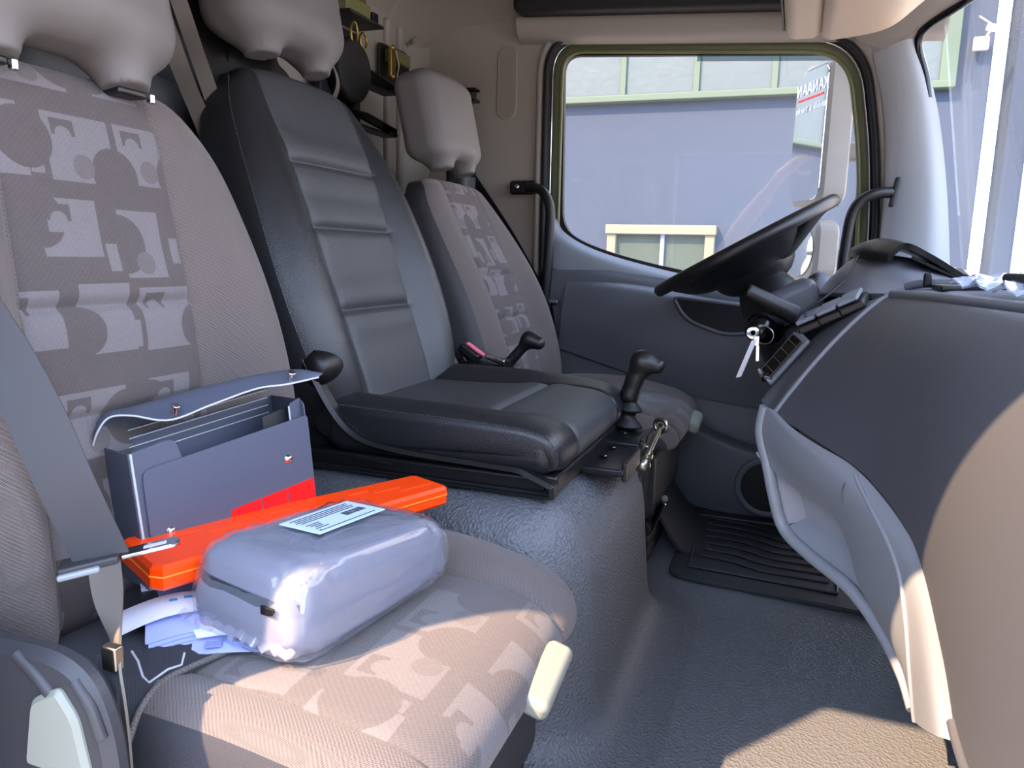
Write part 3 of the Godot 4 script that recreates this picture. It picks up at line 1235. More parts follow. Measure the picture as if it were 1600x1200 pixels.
# ---------------------------------------------------------------- floor and engine tunnel
func build_floor() -> void:
	var fl := struct("floor", rbox(Vector3(2.0, 0.10, 2.14), 0.01, 2), M.floor)
	fl.position = Vector3(-0.30, 0.07, 0.0)
	# engine tunnel: rounded hump under the middle seat, flared into the floor
	var lv := [Vector2(0.11, 0.1205), Vector2(0.07, 0.124), Vector2(0.035, 0.134), Vector2(0.014, 0.155), Vector2(0.004, 0.19), Vector2(-0.004, 0.27), Vector2(-0.013, 0.37), Vector2(-0.024, 0.42), Vector2(-0.042, 0.458), Vector2(-0.072, 0.484), Vector2(-0.12, 0.497), Vector2(-0.2, 0.50)]
	var rows := []
	for q in lv:
		var r: float = 0.13 + q.x
		var row := []
		for c in 4:
			var sx := 1.0 if c == 0 or c == 3 else -1.0
			var sz := 1.0 if c < 2 else -1.0
			var cx := (-0.245 - 0.13) if sx > 0 else -1.05
			var cz := (0.33 - 0.13) if sz > 0 else (-0.335 + 0.13)
			for k in 10:
				var a := PI / 2 * (c + k / 9.0)
				row.append(Vector3(cx + maxf(r, 0.0) * cos(a) + (minf(r, 0) * sx), q.y, cz + maxf(r, 0.0) * sin(a) + (minf(r, 0) * sz)))
		row.append(row[0])
		rows.append(row)
	# smooth vertical profile
	var cols := []
	for j in rows[0].size():
		var c := []
		for r in rows:
			c.append(r[j])
		cols.append(cr(c, 40))
	var rr := []
	for i in 40:
		var r := []
		for c in cols:
			r.append(c[i])
		rr.append(r)
	var b := MB.new().grid(rr, 2, true)
	b.fan(rr[39].slice(0, -1), Vector3.UP)
	struct("engine_tunnel", b.done(), M.tunnel, "dark grey grained vinyl engine tunnel rising from the floor between the seats", "engine cover")
	# driver's rubber mat with raised ribs
	var mt := thing("rubber_mat", "black ribbed rubber mat in the driver's footwell", "floor mat")
	mt.position = Vector3(0, 0.121, 0)
	var pl := rounded([Vector2(-0.235, 0.44), Vector2(0.24, 0.40), Vector2(0.24, 0.90), Vector2(-0.235, 0.90)], [0.05, 0.04, 0.04, 0.04], 6)
	var sheet := obj(mt, "sheet", prism(pl, 0.010, 0.003), M.mat_rubber)
	sheet.rotation.x = -PI / 2
	sheet.position.y = 0.005
	for k in 8:
		var z := -0.535 - 0.046 * k
		var bend := 0.045 + 0.004 * k
		var pts := cr([Vector3(-0.17 - 0.002 * k, 0.013, z - bend), Vector3(-0.10 + 0.006 * k, 0.013, z - bend * 0.75), Vector3(-0.03 + 0.008 * k, 0.013, z - bend * 0.1), Vector3(0.05, 0.013, z), Vector3(0.125, 0.013, z + 0.002)], 24)
		if z - bend > -0.90:
			obj(mt, "rib", tube(pts, 0.0026, 6), M.mat_rubber)
	for e in [[Vector3(-0.19, 0.013, -0.50), Vector3(0.14, 0.013, -0.475)], [Vector3(0.14, 0.013, -0.475), Vector3(0.14, 0.013, -0.87)], [Vector3(-0.19, 0.013, -0.50), Vector3(-0.20, 0.013, -0.70)]]:
		obj(mt, "border_rib", tube(e, 0.003, 6), M.mat_rubber)
	for k in 3:
		var ring := []
		for i in 24:
			var a := TAU * i / 24
			ring.append(Vector3(0.20 + (0.018 + 0.018 * k) * cos(a), 0.012, -0.55 + (0.018 + 0.018 * k) * sin(a)))
		obj(mt, "ring_rib", tube(ring, 0.003, 6, true), M.mat_rubber)
	# folded edge of the mat against the tunnel and a chequer strip under the door
	var fold := thing("footrest", "dark folded footrest plate between the engine tunnel and the rubber mat", "footrest")
	var fr := [
		[Vector3(-0.33, 0.30, -0.62), Vector3(-0.33, 0.30, -0.88)],
		[Vector3(-0.26, 0.185, -0.60), Vector3(-0.255, 0.185, -0.88)],
		[Vector3(-0.215, 0.140, -0.58), Vector3(-0.195, 0.140, -0.86)],
		[Vector3(-0.17, 0.132, -0.60), Vector3(-0.14, 0.132, -0.84)]]
	obj(fold, "plate", shell(patch_rows(fr, 10, 20), 0.008, Vector3(1, 1, 0.3)), M.mat_rubber)
	var ck := struct("trim_14", rbox(Vector3(0.75, 0.016, 0.05), 0.004, 2), M.mat_rubber)
	ck.position = Vector3(-0.05, 0.128, -0.925)
	for k in 24:
		var kn := obj(ck, "knurl", rbox(Vector3(0.013, 0.004, 0.013), 0.0015, 1), M.mat_rubber)
		kn.position = Vector3(-0.32 + 0.028 * k, 0.009, 0.012 if k % 2 else -0.006)
		kn.rotation.y = PI / 4


# ---------------------------------------------------------------- dashboard
func lid_point(s: float, t: float) -> Vector3:
	var top := [Vector3(0.145, 0.810, -0.10), Vector3(0.178, 0.813, 0.05), Vector3(0.212, 0.813, 0.20), Vector3(0.236, 0.814, 0.36), Vector3(0.25, 0.815, 0.52), Vector3(0.258, 0.815, 0.68), Vector3(0.262, 0.815, 0.84), Vector3(0.265, 0.815, 0.99)]
	var bot := [Vector3(-0.018, 0.595, -0.10), Vector3(0.045, 0.585, 0.02), Vector3(0.113, 0.567, 0.15), Vector3(0.158, 0.526, 0.28), Vector3(0.174, 0.460, 0.43), Vector3(0.185, 0.38, 0.55), Vector3(0.20, 0.33, 0.76), Vector3(0.21, 0.31, 0.99)]
	var a: Vector3 = cr_at(top, s)
	var b: Vector3 = cr_at(bot, s)
	var bulge := 0.012 + 0.045 * smoothstep(0.0, 0.5, s)
	var q := pow(sin(PI * pow(t, 0.75)), 0.85)
	return a.lerp(b, t) + Vector3(-0.85, 0.50, 0.1) * bulge * q


func build_dash() -> void:
	var d := thing("dashboard", "dark grey dashboard with a pale lower edge, running from the driver's door to the glovebox", "dashboard")
	# glovebox front
	var rows := []
	for i in 31:
		var r := []
		for j in 61:
			r.append(lid_point(j / 60.0, i / 30.0))
		rows.append(r)
	obj(d, "glovebox_lid", shell(rows, 0.02, Vector3(-1, 0.3, 0)), M.dash)
	# worn bright edge of the lid, driver's side
	var e := []
	for i in 21:
		e.append(lid_point(0.0, i / 20.0) + Vector3(-0.002, 0.001, -0.006))
	obj(d, "lid_edge", tube(e, 0.0045, 8), M.door_light)
	var te := []
	for j in 31:
		te.append(lid_point(j / 30.0, 0.0) + Vector3(0.004, 0.002, 0))
	obj(d, "top_rail", tube(te, 0.009, 8), M.dash_top)
	# groove line low on the lid
	var gl := []
	for k in 25:
		gl.append(lid_point(0.66 + 0.3 * k / 24.0, 0.98 - 0.20 * k / 24.0) + Vector3(-0.001, 0.001, 0))
	obj(d, "lid_rim", tube(gl, 0.006, 8), M.dash)
	# centre strip beside the lid with the switch bank
	var st := [
		[Vector3(0.150, 0.813, -0.108), Vector3(0.105, 0.778, -0.108), Vector3(0.055, 0.719, -0.108), Vector3(0.008, 0.655, -0.108), Vector3(-0.022, 0.602, -0.108)],
		[Vector3(0.150, 0.816, -0.125), Vector3(0.098, 0.779, -0.135), Vector3(0.046, 0.720, -0.135), Vector3(0.000, 0.657, -0.135), Vector3(-0.032, 0.602, -0.130)],
		[Vector3(0.150, 0.812, -0.16), Vector3(0.085, 0.778, -0.19), Vector3(0.035, 0.725, -0.20), Vector3(-0.008, 0.670, -0.185), Vector3(-0.045, 0.612, -0.15)],
		[Vector3(0.160, 0.80, -0.22), Vector3(0.09, 0.772, -0.24), Vector3(0.045, 0.722, -0.245), Vector3(0.005, 0.655, -0.235), Vector3(-0.030, 0.598, -0.19)]]
	obj(d, "centre_strip", shell(patch_rows(st, 30, 16), 0.015, Vector3(-1, 0.4, 0)), M.dash)
	# switch bank: bezel with a dark glossy insert
	var bz := obj(d, "switch_bezel", rbox(Vector3(0.105, 0.010, 0.045), 0.005, 3), M.dash_top)
	bz.transform = along(Vector3(-0.80, 0.55, 0.12), Vector3(0.000, 0.690, -0.178))
	bz.rotation_degrees = Vector3(0, 0, 0)
	var bx := Vector3(0.58, 0.80, 0.0).normalized()
	var by := Vector3(-0.62, 0.45, 0.64).normalized()
	bz.transform = mat4(bx, by, bx.cross(by).normalized(), Vector3(-0.012, 0.690, -0.168))
	var ins := obj(bz, "switch_panel", rbox(Vector3(0.085, 0.006, 0.030), 0.003, 2), M.black_gloss)
	ins.position = Vector3(0, 0.006, 0)
	for k in 4:
		var kk := obj(bz, "switch_line", rbox(Vector3(0.0012, 0.002, 0.028), 0.0005, 1), M.chrome)
		kk.position = Vector3(-0.03 + 0.02 * k, 0.0095, 0)
	var bl := obj(bz, "bezel_trim", tube([Vector3(-0.046, 0.007, -0.02), Vector3(-0.05, 0.007, 0.0), Vector3(-0.046, 0.007, 0.02)], 0.003, 6), M.trim)
	# light lower edge: band, shelf mouth, lip
	var band := [
		[Vector3(-0.021, 0.604, -0.106), Vector3(0.012, 0.588, -0.04), Vector3(0.050, 0.579, 0.03), Vector3(0.095, 0.571, 0.105), Vector3(0.130, 0.551, 0.18), Vector3(0.161, 0.522, 0.28), Vector3(0.172, 0.495, 0.37), Vector3(0.175, 0.457, 0.435), Vector3(0.18, 0.40, 0.50)],
		[Vector3(-0.035, 0.600, -0.125), Vector3(0.002, 0.577, -0.045), Vector3(0.042, 0.562, 0.03), Vector3(0.082, 0.548, 0.10), Vector3(0.116, 0.525, 0.17), Vector3(0.148, 0.495, 0.265), Vector3(0.160, 0.465, 0.345), Vector3(0.165, 0.425, 0.40), Vector3(0.17, 0.38, 0.46)],
		[Vector3(-0.042, 0.560, -0.134), Vector3(0.000, 0.535, -0.06), Vector3(0.042, 0.520, 0.01), Vector3(0.080, 0.512, 0.075), Vector3(0.112, 0.480, 0.13), Vector3(0.140, 0.440, 0.20), Vector3(0.157, 0.395, 0.25), Vector3(0.172, 0.345, 0.28), Vector3(0.182, 0.30, 0.30)],
		[Vector3(-0.026, 0.500, -0.124), Vector3(0.010, 0.482, -0.085), Vector3(0.045, 0.473, -0.040), Vector3(0.084, 0.462, 0.015), Vector3(0.108, 0.425, 0.055), Vector3(0.122, 0.385, 0.08), Vector3(0.146, 0.350, 0.105), Vector3(0.178, 0.308, 0.165), Vector3(0.194, 0.262, 0.20)]]
	obj(d, "lower_band", shell(patch_rows(band, 50, 24), 0.018, Vector3(-1, -0.2, -0.3)), M.trim)
	var bp := patch_rows(band, 50, 24)
	var crease := []
	for k in 30:
		var r: float = lerpf(2, 16, pow(k / 29.0, 0.7))
		var i := int(r)
		crease.append(bp[i][20 + k].lerp(bp[i + 1][20 + k], r - i))
	obj(d, "band_ridge", tube(cr(crease, 60), 0.0035, 8), M.trim)
	# shelf: lip and inner faces
	var lip := cr([Vector3(-0.036, 0.604, -0.134), Vector3(-0.040, 0.555, -0.138), Vector3(-0.024, 0.500, -0.128), Vector3(-0.010, 0.450, -0.117), Vector3(0.012, 0.392, -0.105), Vector3(0.055, 0.368, -0.055), Vector3(0.118, 0.352, 0.03), Vector3(0.160, 0.322, 0.10), Vector3(0.186, 0.290, 0.16), Vector3(0.198, 0.262, 0.20)], 50)
	obj(d, "shelf_lip", tube(lip, 0.011, 10), M.trim)
	var back := [
		[Vector3(-0.010, 0.490, -0.120), Vector3(0.045, 0.472, -0.045), Vector3(0.095, 0.455, 0.025), Vector3(0.13, 0.40, 0.07)],
		[Vector3(0.03, 0.46, -0.128), Vector3(0.09, 0.45, -0.06), Vector3(0.13, 0.43, 0.01), Vector3(0.16, 0.38, 0.05)],
		[Vector3(0.05, 0.408, -0.125), Vector3(0.10, 0.398, -0.06), Vector3(0.145, 0.385, 0.01), Vector3(0.17, 0.35, 0.05)]]
	obj(d, "shelf_back", shell(patch_rows(back, 16, 16), 0.006, Vector3(-1, 0.2, 0)), M.trim_inner)
	var flr := [
		[Vector3(0.05, 0.410, -0.125), Vector3(0.10, 0.400, -0.06), Vector3(0.145, 0.387, 0.01), Vector3(0.175, 0.35, 0.06)],
		[Vector3(0.012, 0.392, -0.105), Vector3(0.055, 0.366, -0.055), Vector3(0.118, 0.348, 0.03), Vector3(0.160, 0.318, 0.10)]]
	obj(d, "shelf_floor", shell(patch_rows(flr, 16, 6), 0.006, Vector3(0, 1, 0)), M.trim)
	var end := obj(d, "shelf_end", shell([[Vector3(-0.022, 0.50, -0.128), Vector3(0.05, 0.46, -0.13)], [Vector3(0.010, 0.395, -0.108), Vector3(0.05, 0.405, -0.128)]], 0.006, Vector3(0, 0, 1)), M.trim_inner)
	var hole := obj(d, "screw_recess", lathe([Vector2(0, -0.002), Vector2(0.008, -0.002), Vector2(0.012, 0.003), Vector2(0.016, 0.0)], 20), M.door_light)
	hole.transform = along(Vector3(-0.75, 0.1, -0.55), Vector3(0.094, 0.535, 0.105))
	hole.scale = Vector3(0.75, 1, 1.5)
	# body behind: closes the dash to the windscreen and down to the firewall
	var body := []
	for q in [[0.44, 0.10], [0.42, 0.34], [0.26, 0.50], [0.20, 0.70], [0.21, 0.785], [0.28, 0.80], [0.42, 0.79], [0.56, 0.77]]:
		var r := []
		for z in [-0.98, -0.5, -0.12, 0.3, 0.7, 1.0]:
			var push: float = 0.0 if q[0] > 0.25 else 0.08 if z > 0.2 else 0.05 if z > -0.2 else 0.0
			r.append(Vector3(q[0] + push, q[1], z))
		body.append(r)
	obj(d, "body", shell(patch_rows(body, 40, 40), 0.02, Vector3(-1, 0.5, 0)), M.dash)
	# top with its tray behind the lid
	var top := []
	for q in [[0.000, 0.001], [0.02, 0.010], [0.05, 0.014], [0.16, 0.018], [0.30, 0.010]]:
		var r := []
		for j in 21:
			r.append(lid_point(j / 20.0, 0.0) + Vector3(q[0], q[1], 0))
		top.append(r)
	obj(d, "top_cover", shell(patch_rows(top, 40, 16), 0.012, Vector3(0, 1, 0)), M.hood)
	var tray := obj(d, "tray_rim", tube(cr([Vector3(0.165, 0.826, -0.10), Vector3(0.195, 0.833, -0.085), Vector3(0.27, 0.836, -0.06), Vector3(0.36, 0.836, 0.02)], 20), 0.007, 8), M.dash_top)
	var tf := obj(d, "tray_insert", rbox(Vector3(0.10, 0.008, 0.10), 0.003, 2), M.black)
	tf.position = Vector3(0.245, 0.829, -0.01)
	for x in [0.19, 0.255]:
		var clip := obj(d, "tray_clip", rbox(Vector3(0.012, 0.022, 0.01), 0.003, 2), M.black_gloss)
		clip.position = Vector3(x, 0.838, -0.06)
	# instrument hood
	var hood := [
		[Vector3(0.03, 0.765, -0.62), Vector3(0.04, 0.790, -0.50), Vector3(0.055, 0.800, -0.40), Vector3(0.085, 0.806, -0.28), Vector3(0.14, 0.812, -0.16)],
		[Vector3(0.055, 0.795, -0.64), Vector3(0.068, 0.833, -0.50), Vector3(0.085, 0.845, -0.40), Vector3(0.12, 0.836, -0.28), Vector3(0.17, 0.824, -0.16)],
		[Vector3(0.09, 0.815, -0.66), Vector3(0.115, 0.872, -0.50), Vector3(0.135, 0.878, -0.40), Vector3(0.165, 0.862, -0.28), Vector3(0.205, 0.832, -0.16)],
		[Vector3(0.16, 0.82, -0.66), Vector3(0.20, 0.866, -0.50), Vector3(0.22, 0.872, -0.40), Vector3(0.25, 0.852, -0.28), Vector3(0.28, 0.828, -0.16)],
		[Vector3(0.32, 0.80, -0.66), Vector3(0.36, 0.835, -0.50), Vector3(0.38, 0.835, -0.40), Vector3(0.40, 0.825, -0.28), Vector3(0.42, 0.81, -0.16)]]
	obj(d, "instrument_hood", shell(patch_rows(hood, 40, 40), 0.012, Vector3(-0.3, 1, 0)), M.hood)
	# air vents in front of the hood
	for k in 3:
		var v := obj(d, "air_vent", rbox(Vector3(0.036, 0.008, 0.072), 0.0035, 3), M.hood)
		v.transform = mat4(Vector3(0.66, 0.75, 0).normalized(), Vector3(-0.75, 0.66, 0).normalized(), Vector3(0, 0, 1), Vector3(0.024 + 0.032 * k, 0.765 + 0.019 * k, -0.200 + 0.016 * k))
		v.rotate_object_local(Vector3.UP, -0.25)
		v.rotate_object_local(Vector3(0, 0, 1), -0.35)
		var vb := obj(v, "vent_body", rbox(Vector3(0.044, 0.016, 0.076), 0.005, 2), M.black)
		vb.position = Vector3(0.002, -0.014, 0)
	for k in 4:
		var sw := obj(d, "rocker_switch", rbox(Vector3(0.016, 0.012, 0.022), 0.004, 2), M.black_gloss)
		sw.transform = mat4(Vector3(0.6, 0.8, 0).normalized(), Vector3(-0.8, 0.6, 0).normalized(), Vector3(0, 0, 1), Vector3(0.010 + 0.010 * (k / 2), 0.742 + 0.016 * (k / 2), -0.215 + 0.03 * (k % 2)))
	obj(d, "cable", tube(cr([Vector3(0.012, 0.735, -0.20), Vector3(0.020, 0.775, -0.205), Vector3(0.050, 0.800, -0.215), Vector3(0.085, 0.835, -0.26), Vector3(0.105, 0.875, -0.34)], 30), 0.0022, 6), M.black)
	# round vent beyond the wheel
	var rv := obj(d, "round_vent", lathe([Vector2(0, 0.0), Vector2(0.028, 0.0), Vector2(0.034, 0.012), Vector2(0.044, 0.010), Vector2(0.05, -0.01)], 28), M.dash_top)
	rv.transform = along(Vector3(-0.75, 0.55, 0.25), Vector3(0.03, 0.80, -0.72))
	for k in 4:
		var f := obj(rv, "vent_slat", rbox(Vector3(0.056 - 0.012 * absf(k - 1.5), 0.004, 0.007), 0.0015, 1), M.black)
		f.position = Vector3(0, 0.006, -0.021 + 0.014 * k)
	# dash end by the driver's door
	var de := obj(d, "dash_end", rbox(Vector3(0.20, 0.10, 0.34), 0.035, 4), M.dash_top)
	de.position = Vector3(0.135, 0.745, -0.80)
	# knob low beside the switch bank
	var kn := obj(d, "knob", lathe([Vector2(0, 0.012), Vector2(0.006, 0.012), Vector2(0.009, 0.008), Vector2(0.009, 0.0), Vector2(0.012, -0.002)], 20), M.black_gloss)
	kn.transform = along(Vector3(-0.9, 0.2, 0.3), Vector3(-0.036, 0.652, -0.160))
	var kc := obj(kn, "knob_cap", lathe([Vector2(0, 0.015), Vector2(0.004, 0.0145), Vector2(0.006, 0.012)], 16), M.chrome)
	# wire ring below the lower band
	var wr := thing("wire_hook", "thin grey wire ring hanging from the dashboard's pale lower edge near the door speaker", "hook")
	var ring := []
	for i in 25:
		var a := TAU * (0.12 + 0.80 * i / 24.0)
		ring.append(Vector3(-0.032 - 0.014 * cos(a), 0.530 + 0.022 * sin(a), -0.130))
	obj(wr, "wire", tube(ring, 0.002, 6), M.trim)
	# folded cover lying on the hood
	var cv := thing("leather_cover", "folded black leather cover lying on the instrument hood", "cover")
	var c1 := [
		[Vector3(0.095, 0.876, -0.46), Vector3(0.105, 0.872, -0.38), Vector3(0.125, 0.868, -0.32), Vector3(0.150, 0.866, -0.27)],
		[Vector3(0.098, 0.892, -0.46), Vector3(0.110, 0.893, -0.38), Vector3(0.130, 0.890, -0.32), Vector3(0.155, 0.884, -0.265)],
		[Vector3(0.135, 0.908, -0.46), Vector3(0.142, 0.911, -0.38), Vector3(0.158, 0.908, -0.32), Vector3(0.178, 0.900, -0.26)],
		[Vector3(0.20, 0.895, -0.46), Vector3(0.195, 0.901, -0.38), Vector3(0.205, 0.892, -0.30), Vector3(0.215, 0.882, -0.24)],
		[Vector3(0.27, 0.866, -0.46), Vector3(0.262, 0.868, -0.38), Vector3(0.262, 0.858, -0.28), Vector3(0.262, 0.850, -0.205)]]
	obj(cv, "flap", shell(patch_rows(c1, 24, 24), 0.010, Vector3(-0.2, 1, 0.2)), M.leather)
	var c2 := [
		[Vector3(0.262, 0.858, -0.28), Vector3(0.262, 0.849, -0.205)],
		[Vector3(0.275, 0.856, -0.28), Vector3(0.272, 0.845, -0.20)],
		[Vector3(0.262, 0.846, -0.28), Vector3(0.258, 0.839, -0.205)],
		[Vector3(0.19, 0.874, -0.28), Vector3(0.185, 0.872, -0.235)]]
	obj(cv, "folded_edge", shell(patch_rows(c2, 8, 24), 0.004, Vector3(0, -1, 0)), M.black_matte)
	# clear bag with papers on the dash top
	var pb := thing("clear_bag", "crumpled clear plastic bag lying on the dashboard top by the windscreen", "plastic bag")
	var bg := []
	var rr := RandomNumberGenerator.new()
	rr.seed = 3
	for i in 15:
		var r := []
		for j in 21:
			var u := j / 20.0
			var v := i / 14.0
			r.append(Vector3(0.215 + 0.16 * v + 0.02 * u, 0.837 + 0.012 * sin(v * PI) + 0.006 * sin(u * 17.0 + v * 9.0) + rr.randf_range(-0.003, 0.003), -0.03 + 0.30 * u + 0.02 * v))
		bg.append(r)
	obj(pb, "film", shell(bg, 0.003, Vector3(0, 1, 0)), M.bag_clear)
	var wl := thing("document_wallet", "grey zipped document wallet on the dashboard top at the right edge", "wallet")
	var w1 := obj(wl, "cover", rbox(Vector3(0.20, 0.012, 0.26), 0.005, 3), M.paper_dark)
	w1.transform = Transform3D(Basis(Vector3.UP, 0.35), Vector3(0.375, 0.848, 0.27))
	var w2 := obj(w1, "window", rbox(Vector3(0.16, 0.003, 0.22), 0.001, 1), M.ink_grey)
	w2.position.y = 0.0075
	# sun visor and overhead console
	var oc := thing("overhead_console", "dark overhead speaker console with a ribbed beige end above the driver's window", "console")
	var ob := obj(oc, "housing", rbox(Vector3(0.09, 0.18, 0.36), 0.03, 4), M.visor)
	ob.position = Vector3(-0.035, 1.50, -0.70)
	for k in 5:
		var rb := obj(oc, "grille_rib", rbox(Vector3(0.006, 0.09, 0.30), 0.002, 2), M.black)
		rb.position = Vector3(-0.083 + 0.002 * k, 1.475 + 0.016 * k, -0.70)
	var sv := thing("sun_visor", "beige sun visor folded up above the driver's window", "sun visor")
	var vs := [
		[Vector3(0.010, 1.56, -0.86), Vector3(0.010, 1.55, -0.5), Vector3(0.010, 1.55, -0.12)],
		[Vector3(0.004, 1.44, -0.86), Vector3(0.004, 1.435, -0.5), Vector3(0.004, 1.435, -0.12)],
		[Vector3(0.018, 1.404, -0.84), Vector3(0.018, 1.402, -0.5), Vector3(0.018, 1.402, -0.12)],
		[Vector3(0.06, 1.400, -0.83), Vector3(0.06, 1.398, -0.5), Vector3(0.06, 1.398, -0.12)],
		[Vector3(0.15, 1.408, -0.80), Vector3(0.15, 1.406, -0.5), Vector3(0.15, 1.406, -0.12)],
		[Vector3(0.21, 1.445, -0.76), Vector3(0.21, 1.44, -0.5), Vector3(0.21, 1.44, -0.12)],
		[Vector3(0.28, 1.50, -0.72), Vector3(0.28, 1.495, -0.5), Vector3(0.28, 1.495, -0.12)]]
	obj(sv, "panel", shell(patch_rows(vs, 16, 40), 0.02, Vector3(-0.3, -1, 0)), M.visor)
	var s2 := obj(sv, "hinge_arm", rbox(Vector3(0.07, 0.035, 0.10), 0.014, 3), M.visor)
	s2.position = Vector3(0.245, 1.512, -0.80)


# ---------------------------------------------------------------- seats
# A cushion lofted along a spine in the x-y plane. p: spine, zc, hw (half widths), pw (panel half widths), thick, bol (bolster heights), grooves (arc fractions), e0/e1 end roundings
func pad(p: Dictionary) -> Dictionary:
	var L := 0.0
	var sp: Array = cr(p.spine, 200)
	var acc := [0.0]
	for i in range(1, 200):
		L += sp[i].distance_to(sp[i - 1])
		acc.append(L)
	var vs := []
	for i in 61:
		vs.append(0.5 - 0.5 * cos(PI * i / 60.0))
	for g in p.grooves:
		for o in [-0.014, -0.009, -0.005, -0.002, 0.0, 0.002, 0.005, 0.009, 0.014]:
			vs.append(clampf(g + o / L, 0, 1))
	vs.sort()
	var cs := []  # column parameter, -1 .. 1
	for i in 15:
		cs.append(-0.5 * cos(PI * i / 14.0))
	for s in [-1, 1]:
		for i in range(1, 15):
			cs.append(s * (0.5 + 0.5 * i / 14.0))
		cs.append(s * 0.515)
	cs.sort()
	var front := []
	var uv := []
	var back := []
	var ctr := []
	for v in vs:
		var k := 0
		while k < 198 and acc[k + 1] < v * L:
			k += 1
		var t: float = clampf((v * L - acc[k]) / maxf(acc[k + 1] - acc[k], 1e-9), 0, 1)
		var S: Vector2 = sp[k].lerp(sp[k + 1], t)
		var T: Vector2 = (sp[mini(k + 3, 199)] - sp[maxi(k - 2, 0)]).normalized()
		var N := Vector2(T.y, -T.x)
		var hw: float = cr_at(p.hw, v)
		var pw: float = cr_at(p.pw, v)
		var bol: float = cr_at(p.bol, v)
		var nb: float = p.get("near_bol", 1.0)
		var th: float = p.thick / 2.0
		var q0: float = clampf(v * L / p.e0, 0, 1)
		var q1: float = clampf((1 - v) * L / p.e1, 0, 1)
		var E := sqrt(maxf(1 - (1 - q0) * (1 - q0), 0)) * sqrt(maxf(1 - (1 - q1) * (1 - q1), 0))
		var fr := []
		var ur := []
		var br := []
		for c in cs:
			var a := absf(c)
			var z: float
			if a <= 0.5:
				z = a / 0.5 * pw
			else:
				z = pw + (hw - pw) * sin((a - 0.5) / 0.5 * PI / 2)
			var u := z / hw
			var zz := z
			if c > 0.5:
				zz = pw + (z - pw) * float(p.get("near", 1.0))
			var e := pow(maxf(1.0 - pow(u, p.n), 0.0), 1.0 / p.n)
			var ramp := smoothstep(pw * 0.96, pw + 0.62 * (hw - pw), z)
			var d: float = e * (th + bol * (nb if c > 0 else 1.0) * ramp) - th
			if a <= 0.501:
				var gd := 0.0
				for g in p.grooves:
					var dist: float = (v - g) * L
					gd += 0.007 * exp(-pow(dist / 0.006, 2)) - p.pillow * exp(-pow(absf(dist) / 0.03 - 1.0, 2) * 2.0)
				d -= gd * (1.0 if a < 0.48 else 0.4)
			d -= 0.005 * exp(-pow((a - 0.5) / 0.012, 2))
			d = -th + (d + th) * E
			var sgn := signf(c)
			var P := S + N * d
			fr.append(Vector3(P.x, P.y, p.zc + sgn * zz))
			ur.append(Vector2(sgn * zz + p.zc * 0.37, -v * L))
			var eb := -th - e * th * E
			var Q := S + N * eb
			br.append(Vector3(Q.x, Q.y, p.zc + sgn * zz))
		front.append(fr)
		uv.append(ur)
		back.append(br)
		var Z := S + N * (-th)
		ctr.append(Vector3(Z.x, Z.y, p.zc))
	var ia := 0
	var ib := 0
	for j in cs.size():
		if cs[j] < -0.4999 and cs[j] > -0.5001: ia = j
		if cs[j] > 0.4999 and cs[j] < 0.5001: ib = j
	var cut := func(rows: Array, a: int, b: int) -> Array:
		var o := []
		for r in rows:
			o.append(r.slice(a, b + 1))
		return o
	var out := {}
	var hint := 0
	# orientation: compare with the middle of the pad
	var test: Vector3 = (front[30][ib - 3] - ctr[30])
	var du: Vector3 = front[30][ib - 2] - front[30][ib - 3]
	var dv: Vector3 = front[31][ib - 3] - front[30][ib - 3]
	hint = 0 if du.cross(dv).dot(test) > 0 else 1
	out.panel = MB.new().grid(cut.call(front, ia, ib), hint, false, cut.call(uv, ia, ib)).done()
	var edge: int = p.get("edge", 4)  # how many of the outer columns belong to the back shell
	var n := cs.size()
	out.side_a = MB.new().grid(cut.call(front, edge, ia), hint, false, cut.call(uv, edge, ia)).done()
	out.side_b = MB.new().grid(cut.call(front, ib, n - 1 - edge), hint, false, cut.call(uv, ib, n - 1 - edge)).done()
	var sh := []
	for i in front.size():
		var r := []
		for j in range(n - 1 - edge, n):
			r.append(front[i][j])
		for j in range(n - 2, -1, -1):
			r.append(back[i][j])
		for j in range(1, edge + 1):
			r.append(front[i][j])
		sh.append(r)
	out.shell = MB.new().grid(sh, hint, false).done()
	var la := []
	var lb := []
	var sa := []
	var sb := []
	for i in range(2, front.size() - 2):
		la.append(front[i][ia])
		lb.append(front[i][ib])
		sa.append(front[i][edge])
		sb.append(front[i][n - 1 - edge])
	out.seam_a = la
	out.seam_b = lb
	out.edge_a = sa
	out.edge_b = sb
	return out


func headrest(c: Vector3, half: Vector3, tilt: float, leg_y: float, leg_z: float, leg_r := 0.032, round := 0.8) -> ArrayMesh:
	var rot := Basis(Vector3(0, 0, 1), tilt)
	var inv := rot.inverse()
	var f := func(p: Vector3) -> float:
		var q := inv * (p - c)
		q.x += q.z * q.z * 1.0
		var d := sd_box(q, Vector3.ZERO, half, half.x * round)
		for s in [-1, 1]:
			var a := Vector3(0, -half.y + 0.03, leg_z * s)
			var b := Vector3(0.004, leg_y, leg_z * s * 0.97)
			d = smin(d, sd_cap(q, a, b, leg_r + 0.010, leg_r * 0.95), 0.03)
		return maxf(d, leg_y - q.y)
	var m := Vector3(half.x + 0.06, half.y + 0.05, half.z + 0.02)
	var lo := c - m + Vector3(0, leg_y + half.y - 0.0, 0)
	return nets(f, Vector3(c.x - m.x, c.y + leg_y - 0.05, c.z - m.z), c + m, 0.0055)


